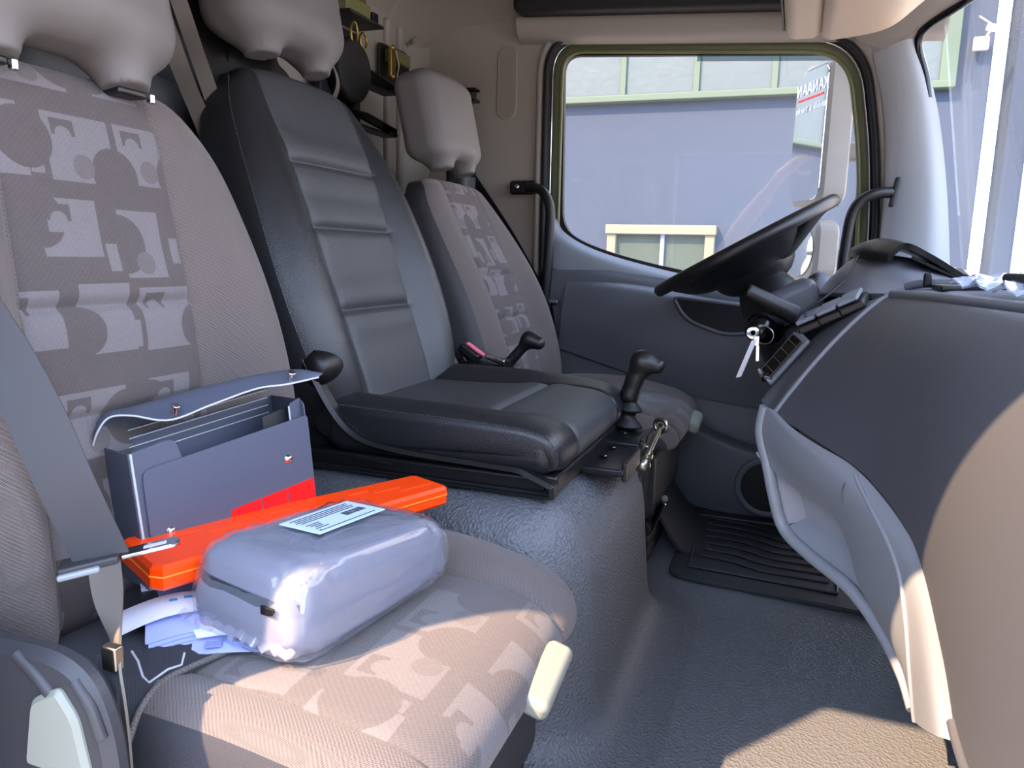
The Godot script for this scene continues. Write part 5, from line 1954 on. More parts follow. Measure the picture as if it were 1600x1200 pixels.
func build_rear_gear() -> void:
	var r1 := thing("equipment_clamp", "olive and black equipment clamp on the rear wall above the driver's headrest", "bracket")
	rack(r1, Vector3(-1.185, 1.415, -0.815), 1)
	# taller bracket beside the middle headrest
	var r2 := thing("equipment_rack", "tall dark equipment bracket with an olive block and hooks right of the middle headrest", "bracket")
	var bk := obj(r2, "upright", prism(rounded([Vector2(-0.045, -0.30), Vector2(-0.045, 0.10), Vector2(0.045, 0.10), Vector2(0.045, -0.30)], [0.01, 0.015, 0.015, 0.01], 4), 0.010, 0.002), M.worn)
	bk.transform = Transform3D(Basis(Vector3.UP, PI / 2), Vector3(-1.16, 1.33, -0.565))
	var ob := obj(r2, "clamp_block", rbox(Vector3(0.05, 0.036, 0.12), 0.004, 2), M.olive)
	ob.position = Vector3(-1.14, 1.478, -0.54)
	var tp := obj(r2, "tray", rbox(Vector3(0.09, 0.008, 0.17), 0.003, 2), M.black)
	tp.position = Vector3(-1.14, 1.452, -0.55)
	var en := obj(r2, "tray_end", rbox(Vector3(0.04, 0.035, 0.03), 0.004, 2), M.worn)
	en.position = Vector3(-1.14, 1.475, -0.635)
	var lt := obj(r2, "latch", rbox(Vector3(0.025, 0.03, 0.05), 0.004, 2), M.brass)
	lt.position = Vector3(-1.135, 1.512, -0.565)
	for k in 2:
		var ring := []
		for i in 24:
			var a := TAU * i / 24
			ring.append(Vector3(-1.115, 1.410 - 0.008 * k + (0.027 - 0.008 * k) * sin(a), -0.515 - 0.045 * k + 0.016 * cos(a)))
		obj(r2, "hook_ring", tube(ring, 0.0035, 8, true), M.brass)
	var sc := obj(r2, "screw", lathe([Vector2(0, 0.004), Vector2(0.009, 0.003), Vector2(0.011, 0)], 16), M.steel)
	sc.transform = along(Vector3(1, 0, 0), Vector3(-1.154, 1.385, -0.585))
	var drum := obj(r2, "drum", lathe([Vector2(0, 0.02), Vector2(0.07, 0.02), Vector2(0.08, 0.01), Vector2(0.08, -0.02), Vector2(0, -0.02)], 28), M.black_matte)
	drum.transform = along(Vector3(1, 0, 0), Vector3(-1.13, 1.32, -0.52))
	for q in [[1.315, 0.28, -0.60], [1.200, 0.26, -0.60]]:
		var fin := obj(r2, "shelf_fin", prism(rounded([Vector2(-0.14, -0.012), Vector2(-0.14, 0.022), Vector2(-0.02, 0.026), Vector2(0.14, 0.008), Vector2(0.14, -0.016)], [0.004, 0.006, 0.01, 0.006, 0.004], 4), 0.05, 0.004), M.black)
		fin.transform = Transform3D(Basis(Vector3.UP, PI / 2), Vector3(-1.135, q[0], q[2]))
		var tip := obj(fin, "tip", rbox(Vector3(0.012, 0.016, 0.03), 0.003, 2), M.chrome)
		tip.position = Vector3(0.14, -0.003, 0.012)
	var side := obj(r2, "side_plate", rbox(Vector3(0.02, 0.22, 0.16), 0.006, 2), M.black_matte)
	side.position = Vector3(-1.165, 1.22, -0.50)
	# clip behind the driver's headrest
	var r3 := thing("wall_clip", "small dark wall clip right of the driver's headrest", "bracket")
	for y in [-0.016, 0.016]:
		var pr := obj(r3, "prong", rbox(Vector3(0.05, 0.007, 0.045), 0.002, 2), M.black)
		pr.position = Vector3(-1.00, 1.345 + y, -1.0)
	var pl := obj(r3, "plate", rbox(Vector3(0.03, 0.035, 0.008), 0.002, 1), M.olive_dark)
	pl.position = Vector3(-1.0, 1.345, -1.014)
	# dark kit bag behind the seats
	var kb := thing("kit_bag", "black fabric kit bag stowed behind the passenger and middle seats", "bag")
	var kf := func(p: Vector3) -> float:
		var d := sd_box(p, Vector3(-1.135, 1.27, 0.10), Vector3(0.075, 0.16, 0.24), 0.06)
		d = smin(d, sd_box(p, Vector3(-1.125, 1.16, 0.0), Vector3(0.07, 0.10, 0.20), 0.05), 0.05)
		return d + 0.006 * sin(p.y * 60.0 + p.z * 25.0) * sin(p.z * 33.0)
	obj(kb, "body", nets(kf, Vector3(-1.24, 1.02, -0.25), Vector3(-0.98, 1.47, 0.40), 0.011), M.black_matte)
	obj(kb, "strap", tube(cr([Vector3(-1.02, 1.42, 0.08), Vector3(-1.0, 1.36, 0.06), Vector3(-1.01, 1.28, 0.05), Vector3(-1.03, 1.22, 0.02)], 12), 0.006, 6), M.belt_dark)
	obj(kb, "zip_pull", tube([Vector3(-1.025, 1.25, 0.075), Vector3(-1.02, 1.20, 0.078)], 0.003, 6), M.chrome)
	# belt reel cover low behind the passenger seat
	var rc := thing("belt_reel_cover", "dark rounded belt reel cover behind the passenger seat's shoulder", "cover")
	obj(rc, "housing", nets(func(p: Vector3) -> float: return sd_box(p, Vector3(-1.13, 1.02, 0.30), Vector3(0.085, 0.16, 0.20), 0.07), Vector3(-1.24, 0.83, 0.07), Vector3(-1.02, 1.21, 0.53), 0.012), M.vinyl_dark)


# ---------------------------------------------------------------- belts
func build_belts() -> void:
	var m := thing("seat_belt", "taupe seat belt running down between the passenger headrest and the middle seat", "seat belt")
	var p1 := cr([Vector3(-1.01, 1.42, 0.285), Vector3(-0.99, 1.26, 0.228), Vector3(-0.985, 1.19, 0.200), Vector3(-0.98, 1.10, 0.162), Vector3(-0.98, 0.98, 0.12)], 30)
	var w1 := cr([Vector3(0.8, 0.2, -0.6), Vector3(0.8, 0.2, -0.6), Vector3(0.9, 0.2, -0.3), Vector3(0.8, 0.2, -0.6), Vector3(0.8, 0.2, -0.6)], 30)
	obj(m, "strap", ribbon(p1, w1, 0.013, 0.0015, Vector3(1, 0.2, 0.2)), M.belt_warm)
	var p2 := cr([Vector3(-1.03, 1.38, 0.29), Vector3(-1.005, 1.20, 0.235), Vector3(-1.00, 1.13, 0.205), Vector3(-0.99, 1.06, 0.175), Vector3(-0.98, 0.95, 0.14)], 30)
	obj(m, "strap", ribbon(p2, w1, 0.015, 0.0015, Vector3(1, 0.2, 0.2)), M.belt_warm)
	var k := thing("seat_belt", "narrow grey belt loop hanging behind the middle headrest's right side", "seat belt")
	var p3 := cr([Vector3(-1.06, 1.315, -0.285), Vector3(-1.045, 1.285, -0.305), Vector3(-1.045, 1.245, -0.330), Vector3(-1.075, 1.20, -0.345), Vector3(-1.12, 1.12, -0.35), Vector3(-1.205, 1.08, -0.35)], 20)
	obj(k, "strap", ribbon(p3, cr([Vector3(0.2, 0.2, 1), Vector3(0.2, 0.2, 1)], 20), 0.010, 0.0015, Vector3(1, 0.2, 0)), M.belt_warm)
	# driver's belt by the door pillar
	var d := thing("seat_belt", "black driver's seat belt stretched down along the door pillar", "seat belt")
	var p4 := cr([Vector3(-0.95, 1.09, -0.90), Vector3(-0.86, 0.93, -0.985), Vector3(-0.78, 0.80, -0.995), Vector3(-0.725, 0.715, -0.99), Vector3(-0.70, 0.60, -0.98)], 24)
	obj(d, "strap", ribbon(p4, cr([Vector3(0.5, 0.6, 0.4), Vector3(0.6, 0.6, 0.3)], 24), 0.020, 0.002, Vector3(0.5, 0.2, 1)), M.belt_dark)
	var dt := obj(d, "tongue", rbox(Vector3(0.05, 0.012, 0.02), 0.003, 2), M.chrome)
	dt.position = Vector3(-0.705, 0.723, -0.965)
	var dp := obj(d, "tongue_grip", rbox(Vector3(0.025, 0.03, 0.025), 0.004, 2), M.black)
	dp.position = Vector3(-0.728, 0.722, -0.97)
	# passenger's belt in the foreground
	var p := thing("seat_belt", "dark grey passenger seat belt with a metal tongue in the left foreground", "seat belt")
	var q := cr([Vector3(-0.80, 1.06, 0.95), Vector3(-0.68, 0.86, 0.865), Vector3(-0.645, 0.785, 0.840), Vector3(-0.617, 0.715, 0.826), Vector3(-0.600, 0.645, 0.812), Vector3(-0.590, 0.572, 0.790)], 40)
	var wd := cr([Vector3(0.85, 0.0, -0.35), Vector3(0.85, 0.2, -0.35), Vector3(0.8, 0.25, -0.45), Vector3(0.75, 0.25, -0.5), Vector3(0.7, 0.2, -0.5), Vector3(0.65, 0.1, -0.5)], 40)
	var half := 0.024
	obj(p, "strap", ribbon(q, wd, half, 0.0016, Vector3(0.3, 0.3, 1)), M.belt)
	var q2 := cr([Vector3(-0.588, 0.568, 0.789), Vector3(-0.560, 0.557, 0.812), Vector3(-0.536, 0.547, 0.832), Vector3(-0.508, 0.526, 0.853), Vector3(-0.497, 0.492, 0.862), Vector3(-0.500, 0.40, 0.862)], 30)
	obj(p, "strap", ribbon(q2, cr([Vector3(0.65, 0.1, -0.5), Vector3(0.5, 0.1, -0.1), Vector3(0.4, 0.1, 0.3), Vector3(0.7, 0, 0.1)], 30), 0.014, 0.0022, Vector3(0.2, 0.2, 1)), M.belt_warm)
	var q3 := cr([Vector3(-0.514, 0.520, 0.857), Vector3(-0.507, 0.49, 0.865), Vector3(-0.508, 0.38, 0.866)], 12)
	obj(p, "webbing_sleeve", ribbon(q3, cr([Vector3(0.8, 0, 0.1), Vector3(0.8, 0, 0.1)], 12), 0.013, 0.004, Vector3(0.1, 0.1, 1)), M.belt)
	var t := Node3D.new()
	t.name = "tongue"
	p.add_child(t, true)
	t.transform = mat4(Vector3(0.74, 0.16, -0.65).normalized(), Vector3(-0.12, 0.985, 0.10).normalized(), Vector3(0.74, 0.16, -0.65).normalized().cross(Vector3(-0.12, 0.985, 0.10).normalized()), Vector3(-0.592, 0.568, 0.785))
	var grip := obj(t, "grip", rbox(Vector3(0.052, 0.009, 0.030), 0.003, 3), M.seat_plastic)
	grip.position = Vector3(-0.012, 0, 0)
	var pk := obj(t, "edge_cap", rbox(Vector3(0.036, 0.006, 0.012), 0.0025, 2), M.trim)
	pk.position = Vector3(-0.020, -0.003, 0.014)
	var blade := obj(t, "blade", prism(rounded([Vector2(0.0, -0.011), Vector2(0.0, 0.011), Vector2(0.048, 0.011), Vector2(0.052, 0.0), Vector2(0.048, -0.011)], [0.001, 0.001, 0.004, 0.004, 0.004], 3), 0.0035, 0.0008), M.chrome)
	blade.transform = Transform3D(Basis(Vector3.RIGHT, PI / 2), Vector3(0.016, 0, 0))
	var window := obj(t, "blade_window", rbox(Vector3(0.022, 0.0042, 0.009), 0.001, 1), M.paper_mauve)
	window.position = Vector3(0.045, 0, 0)
	var clip := obj(p, "clip", rbox(Vector3(0.016, 0.022, 0.010), 0.0025, 2), M.steel)
	clip.position = Vector3(-0.501, 0.527, 0.862)


# ---------------------------------------------------------------- things lying on the passenger seat
func build_clutter() -> void:
	# document box with its flap open
	var f := thing("document_box", "grey plastic document box with an open wavy flap, leaning on the passenger backrest", "document box")
	var ex := Vector3(0.33, 0.07, -0.94).normalized()
	var ey := Vector3(-0.07, 1, 0.05)
	ey = (ey - ex * ey.dot(ex)).normalized()
	var ez := ex.cross(ey)
	f.transform = Transform3D(Basis(ex, ey, ez), Vector3(-0.640, 0.487, 0.688))
	var plate := func(parent: Node3D, called: String, pts: Array, radii: Array, x: Transform3D, th: float, m: Material) -> MeshInstance3D:
		var o := obj(parent, called, prism(rounded(pts, radii, 5), th, th * 0.3), m)
		o.transform = x
		return o
	var W := 0.225
	var H := 0.150
	var D := 0.072
	# front: main face, tab behind it; sides, bottom, back
	plate.call(f, "front", [Vector2(0.008, 0.0), Vector2(0.010, H * 0.86), Vector2(0.018, H * 0.895), Vector2(W, H * 1.0), Vector2(W, 0.0)], [0.002, 0.012, 0.008, 0.006, 0.002], Transform3D(Basis(), Vector3(0, 0, 0.0015)), 0.002, M.folder)
	plate.call(f, "front_tab", [Vector2(0.0, 0.0), Vector2(0.0, H * 1.03), Vector2(0.052, H * 1.075), Vector2(0.058, H * 0.9), Vector2(0.058, 0.0)], [0.002, 0.002, 0.012, 0.002, 0.002], Transform3D(Basis(), Vector3(0, 0, -0.0015)), 0.002, M.folder)
	var side := Transform3D(Basis(Vector3.UP, PI / 2), Vector3(0, 0, 0))
	plate.call(f, "side", [Vector2(0.0, 0.0), Vector2(0.0, H * 1.03), Vector2(D, H * 1.03), Vector2(D, 0.0)], [0.001, 0.001, 0.001, 0.001], side, 0.002, M.folder)
	var s2 := Transform3D(Basis(Vector3.UP, PI / 2), Vector3(W - 0.002, 0, 0))
	plate.call(f, "side", [Vector2(0.0, 0.0), Vector2(0.0, H * 1.13), Vector2(D, H * 1.13), Vector2(D, 0.0)], [0.001, 0.012, 0.001, 0.001], s2, 0.002, M.folder)
	plate.call(f, "back", [Vector2(0.0, 0.0), Vector2(0.0, H * 1.03), Vector2(W, H * 1.13), Vector2(W, 0.0)], [0.001, 0.001, 0.001, 0.001], Transform3D(Basis(), Vector3(0, 0, -D)), 0.002, M.folder)
	plate.call(f, "bottom", [Vector2(0.0, 0.0), Vector2(0.0, D), Vector2(W, D), Vector2(W, 0.0)], [0.001, 0.001, 0.001, 0.001], Transform3D(Basis(Vector3.RIGHT, -PI / 2), Vector3(0, 0.001, 0)), 0.002, M.folder)
	plate.call(f, "inner_tab", [Vector2(0.0, 0.0), Vector2(0.0, 0.07), Vector2(0.048, 0.075), Vector2(0.048, 0.0)], [0.001, 0.003, 0.003, 0.001], Transform3D(Basis(Vector3.UP, 0.15), Vector3(W - 0.056, H * 0.45 + 0.02, -0.012)), 0.002, M.paper_dark)
	plate.call(f, "inner_tab", [Vector2(0.0, 0.0), Vector2(0.0, 0.055), Vector2(0.018, 0.06), Vector2(0.018, 0.0)], [0.001, 0.003, 0.003, 0.001], Transform3D(Basis(Vector3.UP, 0.1), Vector3(W - 0.020, H * 0.45 + 0.045, -0.006)), 0.002, M.folder)
	var fold := obj(f, "fold_edge", tube([Vector3(0.0015, 0.002, 0.001), Vector3(0.0015, H * 1.03, 0.001)], 0.0016, 6), M.folder_edge)
	var fo2 := obj(f, "fold_edge", tube([Vector3(W - 0.022, H * 0.97, -0.004), Vector3(W - 0.022, H * 1.10, -0.004)], 0.0012, 6), M.folder_edge)
	# red stripe printed low on the front
	for k in 3:
		var x0: float = [0.105, 0.147, 0.184][k]
		var x1: float = [0.1455, 0.1825, 0.2235][k]
		plate.call(f, "red_sticker", [Vector2(x0, 0.002), Vector2(x0, 0.060 + 0.06 * (x0 - 0.112)), Vector2(x1, 0.060 + 0.06 * (x1 - 0.112)), Vector2(x1, 0.002)], [0.001, 0.004 if k == 0 else 0.0005, 0.0005, 0.0005], Transform3D(Basis(), Vector3(0, 0, 0.0028)), 0.0008, M.red)
	for q in [Vector2(0.032, 0.058), Vector2(0.190, 0.100)]:
		var st := obj(f, "snap", lathe([Vector2(0, 0.003), Vector2(0.003, 0.003), Vector2(0.0045, 0.0018), Vector2(0.006, 0.0)], 16), M.chrome)
		st.transform = Transform3D(Basis(Vector3.RIGHT, PI / 2), Vector3(q.x, q.y, 0.0028))
	var inv := f.transform.affine_inverse()
	var free := [Vector3(-0.709, 0.638, 0.690), Vector3(-0.699, 0.659, 0.690), Vector3(-0.692, 0.674, 0.680), Vector3(-0.676, 0.675, 0.665), Vector3(-0.647, 0.668, 0.640), Vector3(-0.619, 0.682, 0.605), Vector3(-0.588, 0.697, 0.565), Vector3(-0.562, 0.701, 0.540), Vector3(-0.546, 0.705, 0.500)]
	var ridge := [Vector3(-0.711, 0.640, 0.688), Vector3(-0.709, 0.666, 0.678), Vector3(-0.709, 0.676, 0.663), Vector3(-0.699, 0.679, 0.643), Vector3(-0.682, 0.686, 0.616), Vector3(-0.644, 0.699, 0.574), Vector3(-0.608, 0.709, 0.538), Vector3(-0.578, 0.713, 0.503), Vector3(-0.554, 0.708, 0.486)]
	var root := []
	for i in 9:
		var t := i / 8.0
		root.append(f.transform * Vector3(W * t, H * (1.03 + 0.10 * t) + 0.012, -D))
	var rows := []
	for r in [free, ridge, root]:
		var o := []
		for v in r:
			o.append(inv * v)
		rows.append(o)
	var fl := patch_rows(rows, 50, 16)
	obj(f, "flap", shell(fl, 0.0015, Vector3(0, 1, 0.2)), M.folder)
	obj(f, "flap_edge", tube(fl[0], 0.0012, 6), M.folder_edge)
	for k in 5:
		var gy := H * (0.98 + 0.0) + 0.006 - 0.0 + 0.010 * (k - 2)
		var line := obj(f, "crease", tube([Vector3(0.002, gy, -D + 0.0022), Vector3(W - 0.01, gy + H * 0.10, -D + 0.0022)], 0.0008, 5), M.folder_edge)
	for q in [[Vector3(-0.644, 0.677, 0.634), 0], [Vector3(-0.563, 0.707, 0.532), 1]]:
		var sn := obj(f, "snap", lathe([Vector2(0, 0.006), Vector2(0.005, 0.006), Vector2(0.0055, 0.004), Vector2(0.003, 0.002), Vector2(0.003, -0.006), Vector2(0.0, -0.006)], 16), M.chrome)
		sn.transform = inv * along(Vector3(0.25, 1, 0.1), q[0] + Vector3(0, 0.002, 0))
	# warning triangle case
	var t := thing("warning_triangle_case", "long bright orange plastic warning triangle case lying across the passenger seat", "case")
	var ux := Vector3(0.395, -0.01, -0.915).normalized()
	var uz := ux.cross(Vector3.UP).normalized()
	t.transform = Transform3D(Basis(ux, uz.cross(ux).normalized(), uz), Vector3(-0.545, 0.531, 0.533))
	var cas := [Vector2(-0.207, -0.050), Vector2(-0.202, 0.040), Vector2(-0.194, 0.046), Vector2(0.195, 0.038), Vector2(0.203, 0.032), Vector2(0.203, -0.032), Vector2(0.197, -0.038), Vector2(-0.199, -0.062)]
	var lower := obj(t, "body", prism(cas, 0.027, 0.004), M.orange)
	lower.transform = Transform3D(Basis(Vector3.RIGHT, -PI / 2), Vector3.ZERO)
	var seam := []
	for p in cas:
		seam.append(Vector3(p.x * 1.001, 0.002, -p.y * 1.003))
	obj(t, "seam", tube(seam, 0.0012, 6, true), M.orange_pale)
	for k in 9:
		var em := obj(t, "embossing", rbox(Vector3(0.03 + 0.012 * (k % 3), 0.0016, 0.005), 0.0007, 1), M.orange)
		em.position = Vector3(-0.14 + 0.038 * k, 0.0138, -0.016 + 0.014 * (k % 3))
	for k in 2:
		var sl := obj(t, "slot", rbox(Vector3(0.011, 0.0015, 0.0025), 0.0005, 1), M.red)
		sl.position = Vector3(-0.165, 0.0138, 0.006 + 0.007 * k)
	var em2 := obj(t, "embossed_line", tube([Vector3(-0.06, 0.0137, -0.04), Vector3(-0.05, 0.0137, 0.04)], 0.0012, 6), M.orange)
	# bagged kit
	var b := thing("wrapped_pouch", "silver-grey zipped pouch sealed in clear plastic with a white label, on the passenger cushion", "pouch")
	var bx := Vector3(0.18, 0.0, -0.98).normalized()
	var bz := bx.cross(Vector3.UP).normalized()
	b.transform = Transform3D(Basis(bx, bz.cross(bx).normalized(), bz), Vector3(-0.460, 0.518, 0.610))
	var nz := FastNoiseLite.new()
	nz.seed = 9
	nz.frequency = 14.0
	var pouch := func(grow: float, wr: float, flat_y: float) -> Array:
		var r := []
		for i in 41:
			var ph := -PI / 2 + PI * i / 40.0
			var row := []
			for j in 81:
				var th := TAU * j / 80.0
				var e1 := 0.34
				var e2 := 0.30
				var cp := signf(cos(ph)) * pow(absf(cos(ph)), e1)
				var sp := signf(sin(ph)) * pow(absf(sin(ph)), 0.38)
				var v := Vector3(cp * signf(cos(th)) * pow(absf(cos(th)), e2) * (0.128 + grow), sp * (0.044 + grow), cp * signf(sin(th)) * pow(absf(sin(th)), e2) * (0.080 + grow))
				v.y *= 1.0 - 0.16 * clampf(v.x / 0.128, -1, 1)
				if v.y > 0:
					v.x *= 1.0 - 0.10 * v.y / 0.044
					v.z *= 1.0 - 0.08 * v.y / 0.044
				var dsp := nz.get_noise_3d(v.x * 2.0, v.y * 2.0, v.z * 2.0) * wr
				v += v.normalized() * dsp
				v.y = maxf(v.y, flat_y)
				row.append(v)
			r.append(row)
		return r
	obj(b, "pouch", MB.new().grid(pouch.call(0.0, 0.006, -0.040), 2, true).done(), M.bag)
	nz.seed = 31
	nz.frequency = 24.0
	var filmm := obj(b, "clear_wrap", MB.new().grid(pouch.call(0.0035, 0.006, -0.042), 2, true).done(), M.film)
	var zp := []
	for i in 21:
		var u := i / 20.0 * 2 - 1
		zp.append(Vector3(-0.1255 + 0.012 * pow(absf(u), 5), 0.010 - 0.004 * u, 0.071 * u))
	obj(b, "zip", ribbon(zp, cr([Vector3(0.05, 1, 0), Vector3(0.05, 1, 0)], 21), 0.009, 0.002, Vector3(-1, 0, 0)), M.zip)
	var pull := obj(b, "zip_pull", rbox(Vector3(0.003, 0.009, 0.018), 0.001, 1), M.black)
	pull.position = Vector3(-0.1285, 0.008, 0.045)
	var seamp := []
	for i in 41:
		var u := i / 40.0
		seamp.append([Vector3(-0.128, -0.022 + 0.002 * sin(u * 60.0), -0.080 + 0.16 * u), Vector3(-0.136 + 0.0015 * sin(u * 47.0), -0.027 + 0.003 * sin(u * 71.0), -0.082 + 0.164 * u)])
	obj(b, "wrap_seam", shell(seamp, 0.0008, Vector3(-1, 1, 0)), M.film)
	build_pouch_label(b)
	build_papers()


func build_pouch_label(b: Node3D) -> void:
	# printed slip: text lines and a bar code as tiny raised ink
	var l := Node3D.new()
	l.name = "label"
	b.add_child(l, true)
	l.transform = Transform3D(Basis(Vector3.UP, 0.06) * Basis(Vector3(0, 0, 1), -0.05), Vector3(0.010, 0.0515, -0.002))
	var slip := obj(l, "slip", rbox(Vector3(0.112, 0.0012, 0.056), 0.0004, 1), M.label_paper)
	var t := MB.new()
	for k in 4:
		t.add(rbox(Vector3(0.092 - 0.006 * (k % 2), 0.0004, 0.0016), 0.0001, 1), Transform3D(Basis(), Vector3(-0.001, 0.0008, -0.021 + 0.0045 * k)))
	for k in 4:
		t.add(rbox(Vector3(0.020 - 0.004 * (k % 3), 0.0004, 0.0016), 0.0001, 1), Transform3D(Basis(), Vector3(-0.036, 0.0008, 0.001 + 0.0045 * k)))
	t.add(rbox(Vector3(0.088, 0.0004, 0.0014), 0.0001, 1), Transform3D(Basis(), Vector3(0.0, 0.0008, 0.022)))
	var x := 0.012
	var r := RandomNumberGenerator.new()
	r.seed = 4
	while x < 0.044:
		var wd := r.randf_range(0.0005, 0.0016)
		t.add(rbox(Vector3(wd, 0.0004, 0.011), 0.0001, 1), Transform3D(Basis(), Vector3(x, 0.0008, 0.004)))
		x += wd + r.randf_range(0.0006, 0.0014)
	t.add(rbox(Vector3(0.003, 0.0004, 0.003), 0.0001, 1), Transform3D(Basis(), Vector3(-0.046, 0.0008, 0.021)))
	var ink := obj(l, "print", t.done(), M.ink)


func sheet_of(called: String, label: String, cat: String, corners: Array, bend: float, thick: float, m: Material, group := "") -> MeshInstance3D:
	# corners: back left, back right, front right, front left
	var rows := []
	for i in 9:
		var r := []
		for j in 17:
			var u := j / 16.0
			var v := i / 8.0
			var p: Vector3 = corners[0].lerp(corners[1], u).lerp(corners[3].lerp(corners[2], u), v)
			p.y += bend * sin(PI * u) + 0.25 * bend * sin(PI * v)
			r.append(p)
		rows.append(r)
	return solo(called, shell(rows, thick, Vector3.UP), m, label, cat, group)


func build_papers() -> void:
	var b := sheet_of("booklet", "pale mauve booklet tucked under the orange case", "booklet", [Vector3(-0.690, 0.497, 0.655), Vector3(-0.62, 0.499, 0.55), Vector3(-0.56, 0.494, 0.60), Vector3(-0.650, 0.488, 0.690)], 0.002, 0.007, M.paper_mauve)
	sheet_of("leaflet", "dark printed leaflet beneath the white leaflet, nearest the backrest", "leaflet", [Vector3(-0.672, 0.483, 0.690), Vector3(-0.60, 0.486, 0.58), Vector3(-0.54, 0.486, 0.64), Vector3(-0.625, 0.478, 0.745)], 0.002, 0.002, M.paper_dark)
	var stripes := sheet_of("leaflet", "grey striped leaflet half under the dark leaflet and the pouch", "leaflet", [Vector3(-0.645, 0.487, 0.675), Vector3(-0.60, 0.489, 0.615), Vector3(-0.555, 0.486, 0.655), Vector3(-0.600, 0.484, 0.710)], 0.001, 0.0015, M.ink_grey)
	var w := sheet_of("leaflet", "curved white leaflet with small blue squares, lying on top of the papers", "leaflet", [Vector3(-0.627, 0.487, 0.735), Vector3(-0.550, 0.491, 0.665), Vector3(-0.528, 0.487, 0.690), Vector3(-0.602, 0.480, 0.765)], 0.010, 0.003, M.paper)
	for k in 4:
		var sq := obj(w, "blue_square", rbox(Vector3(0.008 if k else 0.010, 0.0012, 0.006 if k else 0.014), 0.0003, 1), M.ink_blue)
		sq.transform = Transform3D(Basis(Vector3.UP, 0.74), [Vector3(-0.540, 0.4925, 0.678), Vector3(-0.563, 0.4985, 0.692), Vector3(-0.571, 0.4990, 0.704), Vector3(-0.580, 0.4985, 0.715)][k])
	for k in 4:
		sheet_of("leaflet", ["lilac-blue leaflet on top of the small stack under the white leaflet", "second lilac-blue leaflet in the small stack under the white leaflet", "third lilac-blue leaflet in the small stack under the white leaflet", "lowest lilac-blue leaflet in the small stack under the white leaflet"][k], "leaflet", [Vector3(-0.600 + 0.004 * k, 0.482 - 0.0035 * k, 0.733), Vector3(-0.53, 0.483 - 0.0035 * k, 0.680), Vector3(-0.505, 0.480 - 0.0035 * k, 0.700), Vector3(-0.572 + 0.004 * k, 0.475 - 0.0035 * k, 0.762)], 0.004, 0.002, M.paper_blue, "lilac leaflets on the passenger seat")
	var l1 := sheet_of("leaflet", "pale grey leaflet lying over the grey-squared leaflet beside the pouch", "leaflet", [Vector3(-0.556, 0.483, 0.722), Vector3(-0.50, 0.487, 0.66), Vector3(-0.455, 0.481, 0.70), Vector3(-0.530, 0.478, 0.738)], 0.003, 0.0015, M.paper)
	var l2 := sheet_of("leaflet", "pale blue leaflet with two grey squares in front of the pouch's zipped end", "leaflet", [Vector3(-0.546, 0.474, 0.725), Vector3(-0.49, 0.478, 0.66), Vector3(-0.437, 0.474, 0.718), Vector3(-0.525, 0.468, 0.752)], 0.002, 0.0015, M.paper_blue)
	for k in 2:
		var sq := obj(l2, "grey_square", rbox(Vector3(0.016, 0.0012, 0.012), 0.0003, 1), M.ink_grey)
		sq.transform = Transform3D(Basis(Vector3.UP, 0.55), [Vector3(-0.510, 0.4755, 0.738), Vector3(-0.490, 0.4765, 0.722)][k])
	var m := sheet_of("leaflet", "mauve printed sheet showing between the white leaflet and the pouch", "leaflet", [Vector3(-0.57, 0.489, 0.66), Vector3(-0.53, 0.491, 0.62), Vector3(-0.49, 0.487, 0.67), Vector3(-0.53, 0.485, 0.700)], 0.002, 0.0015, M.paper_mauve)
	var wi := thing("wire_hook", "thin bent wire poking out beside the passenger belt clip", "wire")
	obj(wi, "wire", tube([Vector3(-0.535, 0.500, 0.812), Vector3(-0.525, 0.494, 0.815), Vector3(-0.515, 0.484, 0.82), Vector3(-0.508, 0.480, 0.82), Vector3(-0.500, 0.487, 0.806), Vector3(-0.492, 0.489, 0.798), Vector3(-0.490, 0.500, 0.796)], 0.0012, 6), M.trim)


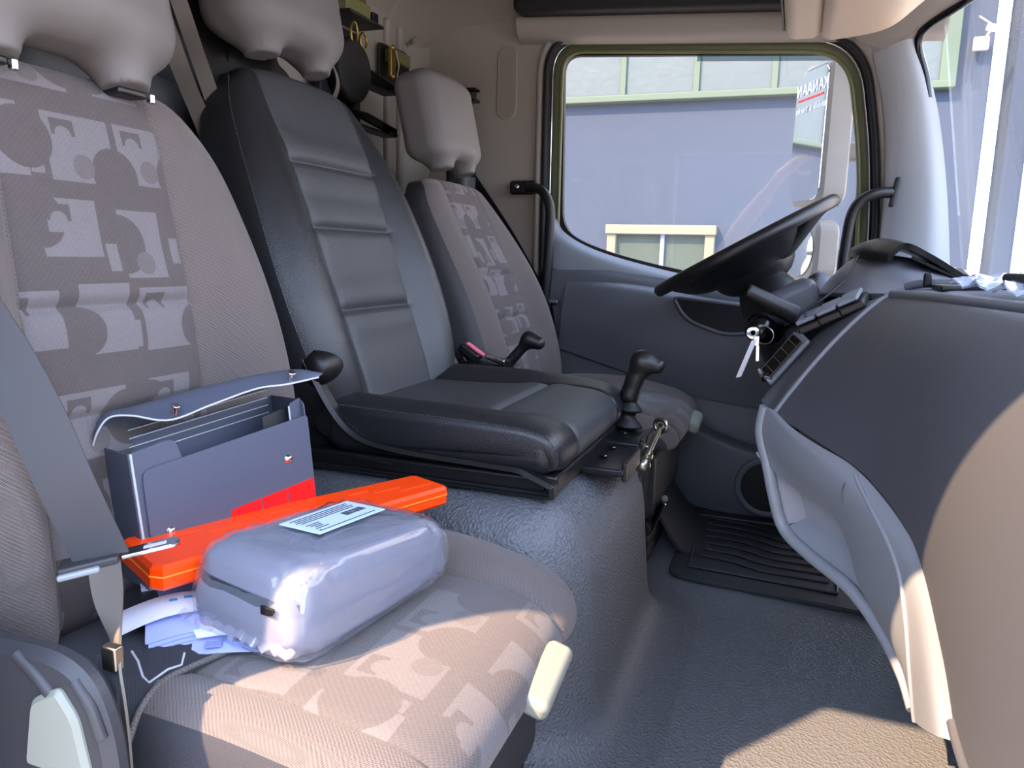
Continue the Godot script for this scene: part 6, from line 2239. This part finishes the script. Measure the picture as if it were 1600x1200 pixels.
# ---------------------------------------------------------------- the photographer's arm, outside the open door; seen only as a reflection in the driver's window
func build_arm() -> void:
	var p := thing("person", "bare forearm and raised hand gripping a phone, reflected in the driver's window", "person")
	var z := 1.42
	var el := Vector3(-0.36, 1.04, z + 0.05)
	var wr := Vector3(-0.140, 1.352, z)
	var fl := func(q: Vector3) -> float:
		var d := sd_cap(q, Vector3(-0.46, 0.86, z + 0.10), el, 0.052, 0.046)
		d = smin(d, sd_cap(q, el, wr, 0.047, 0.029), 0.03)
		d = smin(d, sd_cap(q, el.lerp(wr, 0.25), el.lerp(wr, 0.6), 0.046, 0.036), 0.03)
		return smin(d, sd_cap(q, wr, Vector3(-0.085, 1.405, z), 0.028, 0.034), 0.03)
	obj(p, "forearm", nets(fl, Vector3(-0.54, 0.78, z - 0.08), Vector3(-0.03, 1.46, z + 0.18), 0.009), M.skin)
	# palm and fingers on a finer grid; the fingers close over the phone's edge
	var ch := [
		[Vector3(-0.022, 1.462, z - 0.030), Vector3(0.022, 1.500, z - 0.038), Vector3(0.056, 1.494, z - 0.030), Vector3(0.078, 1.472, z - 0.020)],
		[Vector3(-0.018, 1.455, z - 0.010), Vector3(0.030, 1.490, z - 0.016), Vector3(0.066, 1.482, z - 0.010), Vector3(0.088, 1.458, z - 0.004)],
		[Vector3(-0.022, 1.445, z + 0.010), Vector3(0.026, 1.474, z + 0.008), Vector3(0.060, 1.466, z + 0.010), Vector3(0.080, 1.444, z + 0.012)],
		[Vector3(-0.030, 1.432, z + 0.028), Vector3(0.008, 1.456, z + 0.030), Vector3(0.036, 1.450, z + 0.030), Vector3(0.054, 1.430, z + 0.028)]]
	var th := [Vector3(-0.078, 1.392, z - 0.016), Vector3(-0.046, 1.366, z - 0.032), Vector3(-0.012, 1.358, z - 0.040), Vector3(0.014, 1.366, z - 0.036)]
	var fh := func(q: Vector3) -> float:
		var d := sd_cap(q, Vector3(-0.110, 1.385, z), Vector3(-0.062, 1.425, z), 0.029, 0.030)
		for c in ch:
			d = smin(d, sd_cap(q, Vector3(-0.085, 1.405, z).lerp(c[0], 0.25), c[0], 0.017, 0.0115), 0.012)
		for c in ch:
			var f := minf(sd_cap(q, c[0], c[1], 0.0105, 0.0098), minf(sd_cap(q, c[1], c[2], 0.0098, 0.009), sd_cap(q, c[2], c[3], 0.009, 0.0078)))
			d = smin(d, f, 0.004)
		var t := minf(sd_cap(q, th[0], th[1], 0.014, 0.0118), minf(sd_cap(q, th[1], th[2], 0.0118, 0.0108), sd_cap(q, th[2], th[3], 0.0108, 0.009)))
		return smin(d, t, 0.008)
	obj(p, "hand", nets(fh, Vector3(-0.15, 1.335, z - 0.06), Vector3(0.11, 1.525, z + 0.06), 0.0032), M.skin)
	var ph := thing("phone", "dark phone held upright in the reflected hand", "phone")
	var body := obj(ph, "body", rbox(Vector3(0.075, 0.150, 0.009), 0.004, 3), M.black_gloss)
	body.transform = Transform3D(Basis(Vector3(0, 0, 1), -0.10), Vector3(0.062, 1.385, z - 0.002))
	for k in 2:
		var ln := obj(body, "lens", lathe([Vector2(0, 0.002), Vector2(0.006, 0.002), Vector2(0.007, 0.0)], 18), M.chrome)
		ln.transform = Transform3D(Basis(Vector3.RIGHT, -PI / 2), Vector3(0.022, 0.055 - 0.018 * k, -0.005))
